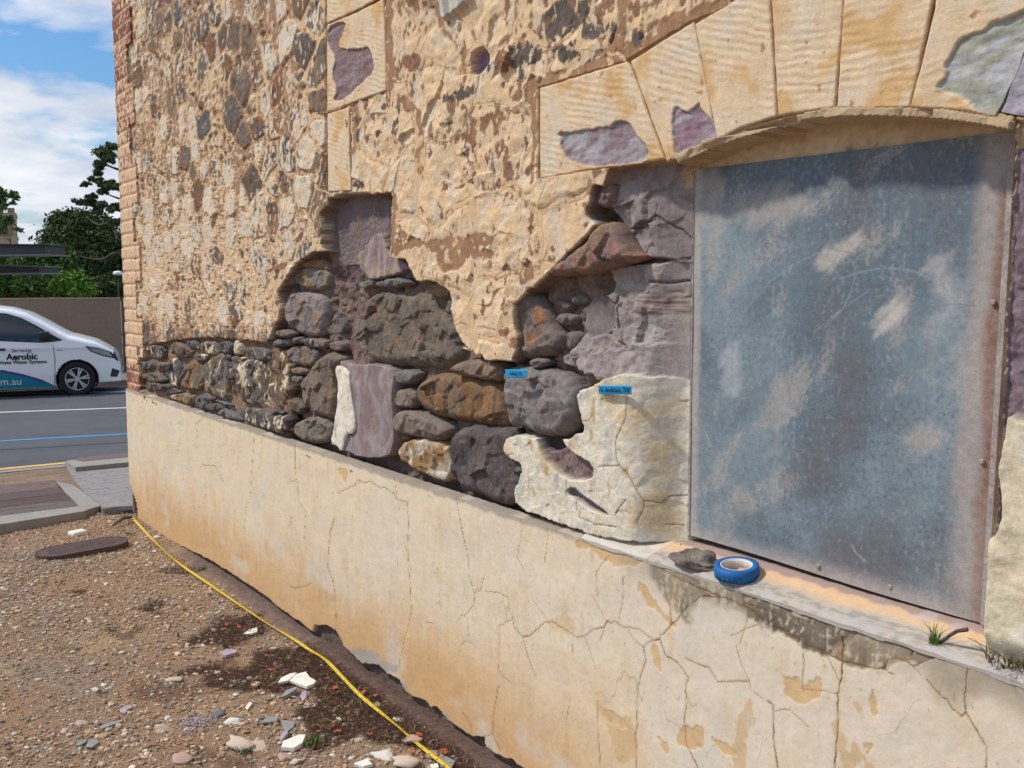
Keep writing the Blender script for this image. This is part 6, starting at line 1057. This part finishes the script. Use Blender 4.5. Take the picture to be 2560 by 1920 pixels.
# ------------------------------------------------------------------ background: foliage
def foliage(blobs, n, leaf, seed, flat=1.0, clump=0.35):
    """blobs: (centre3, rx, ry, rz) ; leaf sized triangles/quads gathered in clumps"""
    rs = np.random.RandomState(seed); wts = np.array([b[1] * b[3] for b in blobs]); wts /= wts.sum(); cnt = (wts * n).astype(int); P = []
    for (c, a, b, d), k in zip(blobs, cnt):
        nc = max(6, k // 55); u = rs.normal(size=(nc, 3)); u /= np.linalg.norm(u, axis=1)[:, None]; u *= (rs.rand(nc, 1) ** .45); cc = np.array(c) + u * [a, b, d]
        ci = rs.randint(0, nc, k); sg = clump * min(a, b, d) * rs.uniform(.4, 1.1, (nc, 1)); P.append(cc[ci] + rs.normal(size=(k, 3)) * sg[ci] * [1, 1, .55 * flat])
    P = np.concatenate(P); n = len(P); u = rs.normal(size=(n, 3)); u /= np.linalg.norm(u, axis=1)[:, None]; w = rs.normal(size=(n, 3)); w -= u * (w * u).sum(1)[:, None]; w /= np.linalg.norm(w, axis=1)[:, None]
    L = leaf * rs.uniform(.6, 1.4, (n, 1)); V = np.stack([P - u * L, P + w * L * .42, P + u * L, P - w * L * .42], 1); Q = np.arange(n * 4).reshape(n, 4); return V.reshape(-1, 3), Q
def tree(name, label, cat, base, dep, blobs, n, leaf, m, limbs, seed, clump=.35, group=None, tr=.16):
    org = D3(*base, dep); org[2] = -.55; root = empty(name, org, label, cat, group); bl = []
    for cx, cy, rx_, ry_, *dz in blobs: c = D3(cx, cy, dep + (dz[0] if dz else 0)); pxm = dep / FPX; bl.append((c - org, rx_ * pxm, rx_ * pxm * (dz[1] if len(dz) > 1 else 1), ry_ * pxm))
    V, Q = foliage(bl, n, leaf, seed, clump=clump); link('crown', rawmesh('crown', V, Q), M[m], root, False)
    mb = MB(); tp_ = D3(*limbs[0][0], dep) - org; mb.tube([(0, 0, 0), tuple(tp_ * [.3, .3, .5]), tuple(tp_)], [tr * 1.3, tr, tr * .6], 8); mb.build('trunk', M['bark'], root, True)
    mb = MB()
    for lm in limbs:
        P = [D3(a, b, dep + .3 * k) - org for k, (a, b) in enumerate(lm)]; P = [p for p in P]; r0 = tr * .55; mb.tube([tuple(p) for p in cr(P, 3)], list(np.linspace(r0, r0 * .25, (len(P) - 1) * 3 + 1)), 6)
    mb.build('limbs', M['bark'], root, True); return root
tz = lambda *p: T(0, 1, p)
# layered pine, its trunk hidden behind the building corner
pb = [(288, 365, 22, 10), (262, 380, 22, 14), (278, 395, 24, 10), (250, 412, 14, 12), (243, 428, 16, 10), (235, 450, 22, 8), (262, 458, 24, 9), (215, 462, 14, 8), (248, 478, 20, 7), (285, 470, 24, 8), (200, 508, 18, 8), (226, 504, 22, 8), (247, 512, 22, 9), (240, 528, 14, 8), (212, 535, 16, 7), (285, 520, 24, 10), (290, 555, 20, 10), (230, 490, 18, 7), (345, 620, 20, 20)]
lm = [[(330, 400), (300, 395), (275, 385), (258, 380)], [(340, 430), (300, 425), (262, 412), (245, 420)], [(340, 470), (300, 460), (268, 462), (235, 450), (212, 462)], [(345, 520), (310, 530), (262, 512), (225, 510), (198, 508)], [(345, 548), (300, 548), (255, 562), (238, 558), (215, 540)], [(345, 580), (300, 600), (290, 585), (286, 575)], [(345, 640), (290, 632), (262, 646), (235, 648), (200, 640)], [(345, 505), (310, 500), (280, 490), (250, 478)]]
tree('pine_tree', 'tall layered pine with bare grey limbs leaning out beside the building', 'tree', (350, 740), 40, pb, 11000, .085, 'pine', lm, 3, .42, tr=.13)
tree('evergreen_tree', 'dense dark domed evergreen tree rising behind the boundary wall', 'tree', (215, 740), 44, [(185, 590, 55, 45), (225, 580, 50, 45), (150, 620, 40, 40), (205, 640, 70, 50), (265, 630, 50, 60), (240, 690, 70, 45), (170, 560, 40, 30), (290, 690, 40, 50), (130, 600, 22, 18), (200, 552, 30, 20)], 60000, .11, 'dark', [[(215, 640), (190, 600), (170, 570)], [(220, 650), (250, 600), (262, 580)]], 5, .45, tr=.4)
hg = 'green shrubs behind the boundary wall'
tree('shrub', 'mid green leafy shrub behind the wall, at the far left edge', 'shrub', (30, 745), 34, [(15, 705, 50, 35), (60, 712, 35, 30), (20, 660, 40, 22), (10, 735, 50, 18)], 12000, .13, 'mid', [[(30, 700), (20, 680), (10, 665)]], 7, .45, hg, .08)
tree('shrub', 'tall mid green shrub behind the wall below the dark evergreen', 'shrub', (120, 745), 36, [(110, 680, 45, 40), (140, 650, 32, 32), (125, 630, 22, 18), (150, 700, 45, 40), (90, 715, 40, 30), (100, 650, 24, 18)], 13000, .13, 'mid', [[(120, 700), (135, 670), (130, 640)]], 8, .45, hg, .08)
tree('shrub', 'bright light green shrub just above the boundary wall', 'shrub', (180, 745), 31, [(178, 705, 30, 20), (195, 718, 26, 20), (160, 720, 28, 18), (185, 732, 40, 15), (170, 694, 18, 12)], 9000, .10, 'bright', [[(180, 730), (175, 712), (170, 700)]], 9, .5, hg, .06)
tree('shrub', 'dark shrub above the wall beside the building corner', 'shrub', (270, 745), 33, [(262, 725, 40, 20), (290, 715, 40, 26), (235, 730, 22, 15)], 8000, .11, 'dark', [[(270, 730), (262, 718), (250, 712)]], 10, .45, hg, .08)
tree('slender_tree', 'sparse small tree with airy leaves in front of the church tower', 'tree', (-25, 740), 30, [(-5, 478, 22, 12), (18, 488, 22, 12), (40, 494, 14, 8), (30, 505, 12, 6), (0, 500, 20, 10), (10, 520, 14, 8), (46, 572, 8, 8), (20, 545, 22, 12), (5, 570, 20, 14), (-40, 530, 20, 30)], 1300, .075, 'mid', [[(-20, 620), (-5, 560), (10, 520), (20, 492)], [(-20, 590), (10, 560), (35, 560), (48, 574)], [(-5, 560), (0, 520), (-5, 490)], [(10, 520), (30, 505), (42, 496)]], 11, .5, None, .07)
# ------------------------------------------------------------------ church tower
TD = 130.; pm_ = TD / FPX; c0 = D3(42.5, 620, TD); tw = empty('church_tower', (c0[0], c0[1], -.6), 'distant square stone church tower with battlements at the left edge', 'tower')
R2 = np.array([RR[0], RR[1]]); F2_ = np.array([-R2[1], R2[0]]); tw.rotation_euler = (0, 0, math.atan2(R2[1], R2[0]) + .44)
zf = lambda y: float(D3(30, y, TD)[2]) + .6
W2 = 6.2
mb = MB(); mb.box((-W2, 0, 0), (-.0, W2, zf(534))); mb.build('tower_wall', M['towerst'], tw)
mb = MB(); mb.box((-W2 - .1, -.12, zf(541)), (.12, W2, zf(533))); mb.box((-W2 - .1, -.15, zf(597)), (.15, W2, zf(592))); mb.build('string_course', M['towertrim'], tw)
for k in range(5):
    mb = MB(); x_ = -.05 - k * 1.45; mb.box((x_ - .85, -.1, zf(533)), (x_, .3, zf(521))); mb.build('merlon', M['towerst'], tw)
mb = MB(); mb.box((-.65, -.25, 0), (.18, .2, zf(590))); mb.box((-.4, -.15, zf(590)), (.1, .2, zf(534))); mb.build('buttress', M['towertrim'], tw)
for x_ in (-1.35, -2.15):
    mb = MB(); mb.box((x_ - .3, -.06, zf(586)), (x_ + .3, .1, zf(560))); mb.build('louvre_window', M['towerwin'], tw)
mb = MB(); mb.lathe([(.001, 0), (.75, 0), (.75, .1), (.001, .1)], 24); mb.v = [(a - 1.55, -.06 - c, b + zf(611)) for a, b, c in mb.v]; mb.build('round_window', M['towertrim'], tw)
# ------------------------------------------------------------------ steel canopy beams
cn = empty('steel_canopy', D3(0, 640, 27), 'two dark steel canopy beams cutting in from the left edge', 'canopy'); CO = np.array(cn.location)
def beam(name, x1, ya, yb, y2a, y2b, m, dep, dd=1.2, parent=cn):
    a0, a1 = D3(-400, ya, dep) - CO, D3(x1, y2a, dep) - CO; b0, b1 = D3(-400, yb, dep) - CO, D3(x1, y2b, dep) - CO; f_ = np.array([FW[0], FW[1], 0]); f_ /= np.linalg.norm(f_); f_ = f_ * dd
    mb = MB(); mb.add([a0, a1, b1, b0, a0 + f_, a1 + f_, b1 + f_, b0 + f_], [(3, 2, 1, 0), (4, 5, 6, 7), (0, 1, 5, 4), (1, 2, 6, 5), (2, 3, 7, 6), (3, 0, 4, 7)]); return mb.build(name, m, parent)
beam('beam', 113, 607, 640, 613, 635, M['steel'], 27); beam('flange', 120, 640.5, 644, 635.5, 638, M['steelu'], 26.9, 1.4); beam('flange', 116, 604, 606.5, 610.5, 612.7, M['steel'], 26.9, 1.4)
beam('beam', 98, 652, 683, 668, 681, M['steel'], 28); beam('flange', 100, 684, 690, 681.5, 685, M['steelu'], 27.9, 1.4); beam('flange', 101, 648, 651.5, 665, 667.7, M['steelu'], 27.9, 1.4)
# pale lamp head near the corner
lp = D3(295, 688, 30); lamp = empty('street_lamp', (lp[0], lp[1], -.55), 'pale domed lamp head just left of the building corner', 'lamp')
mb = MB(); mb.tube([(0, 0, 0), (0, 0, lp[2] + .55)], [.022, .02], 8); mb.build('pole', M['bark'], lamp, True); mb = MB(); mb.lathe([(.001, -.02), (.13, -.05), (.15, .0), (.12, .06), (.001, .09)], 16, (0, 0, lp[2] + .6)); mb.build('lamp_shade', M['decw'], lamp, True)
print('verts', sum(len(m.vertices) for m in bpy.data.meshes))
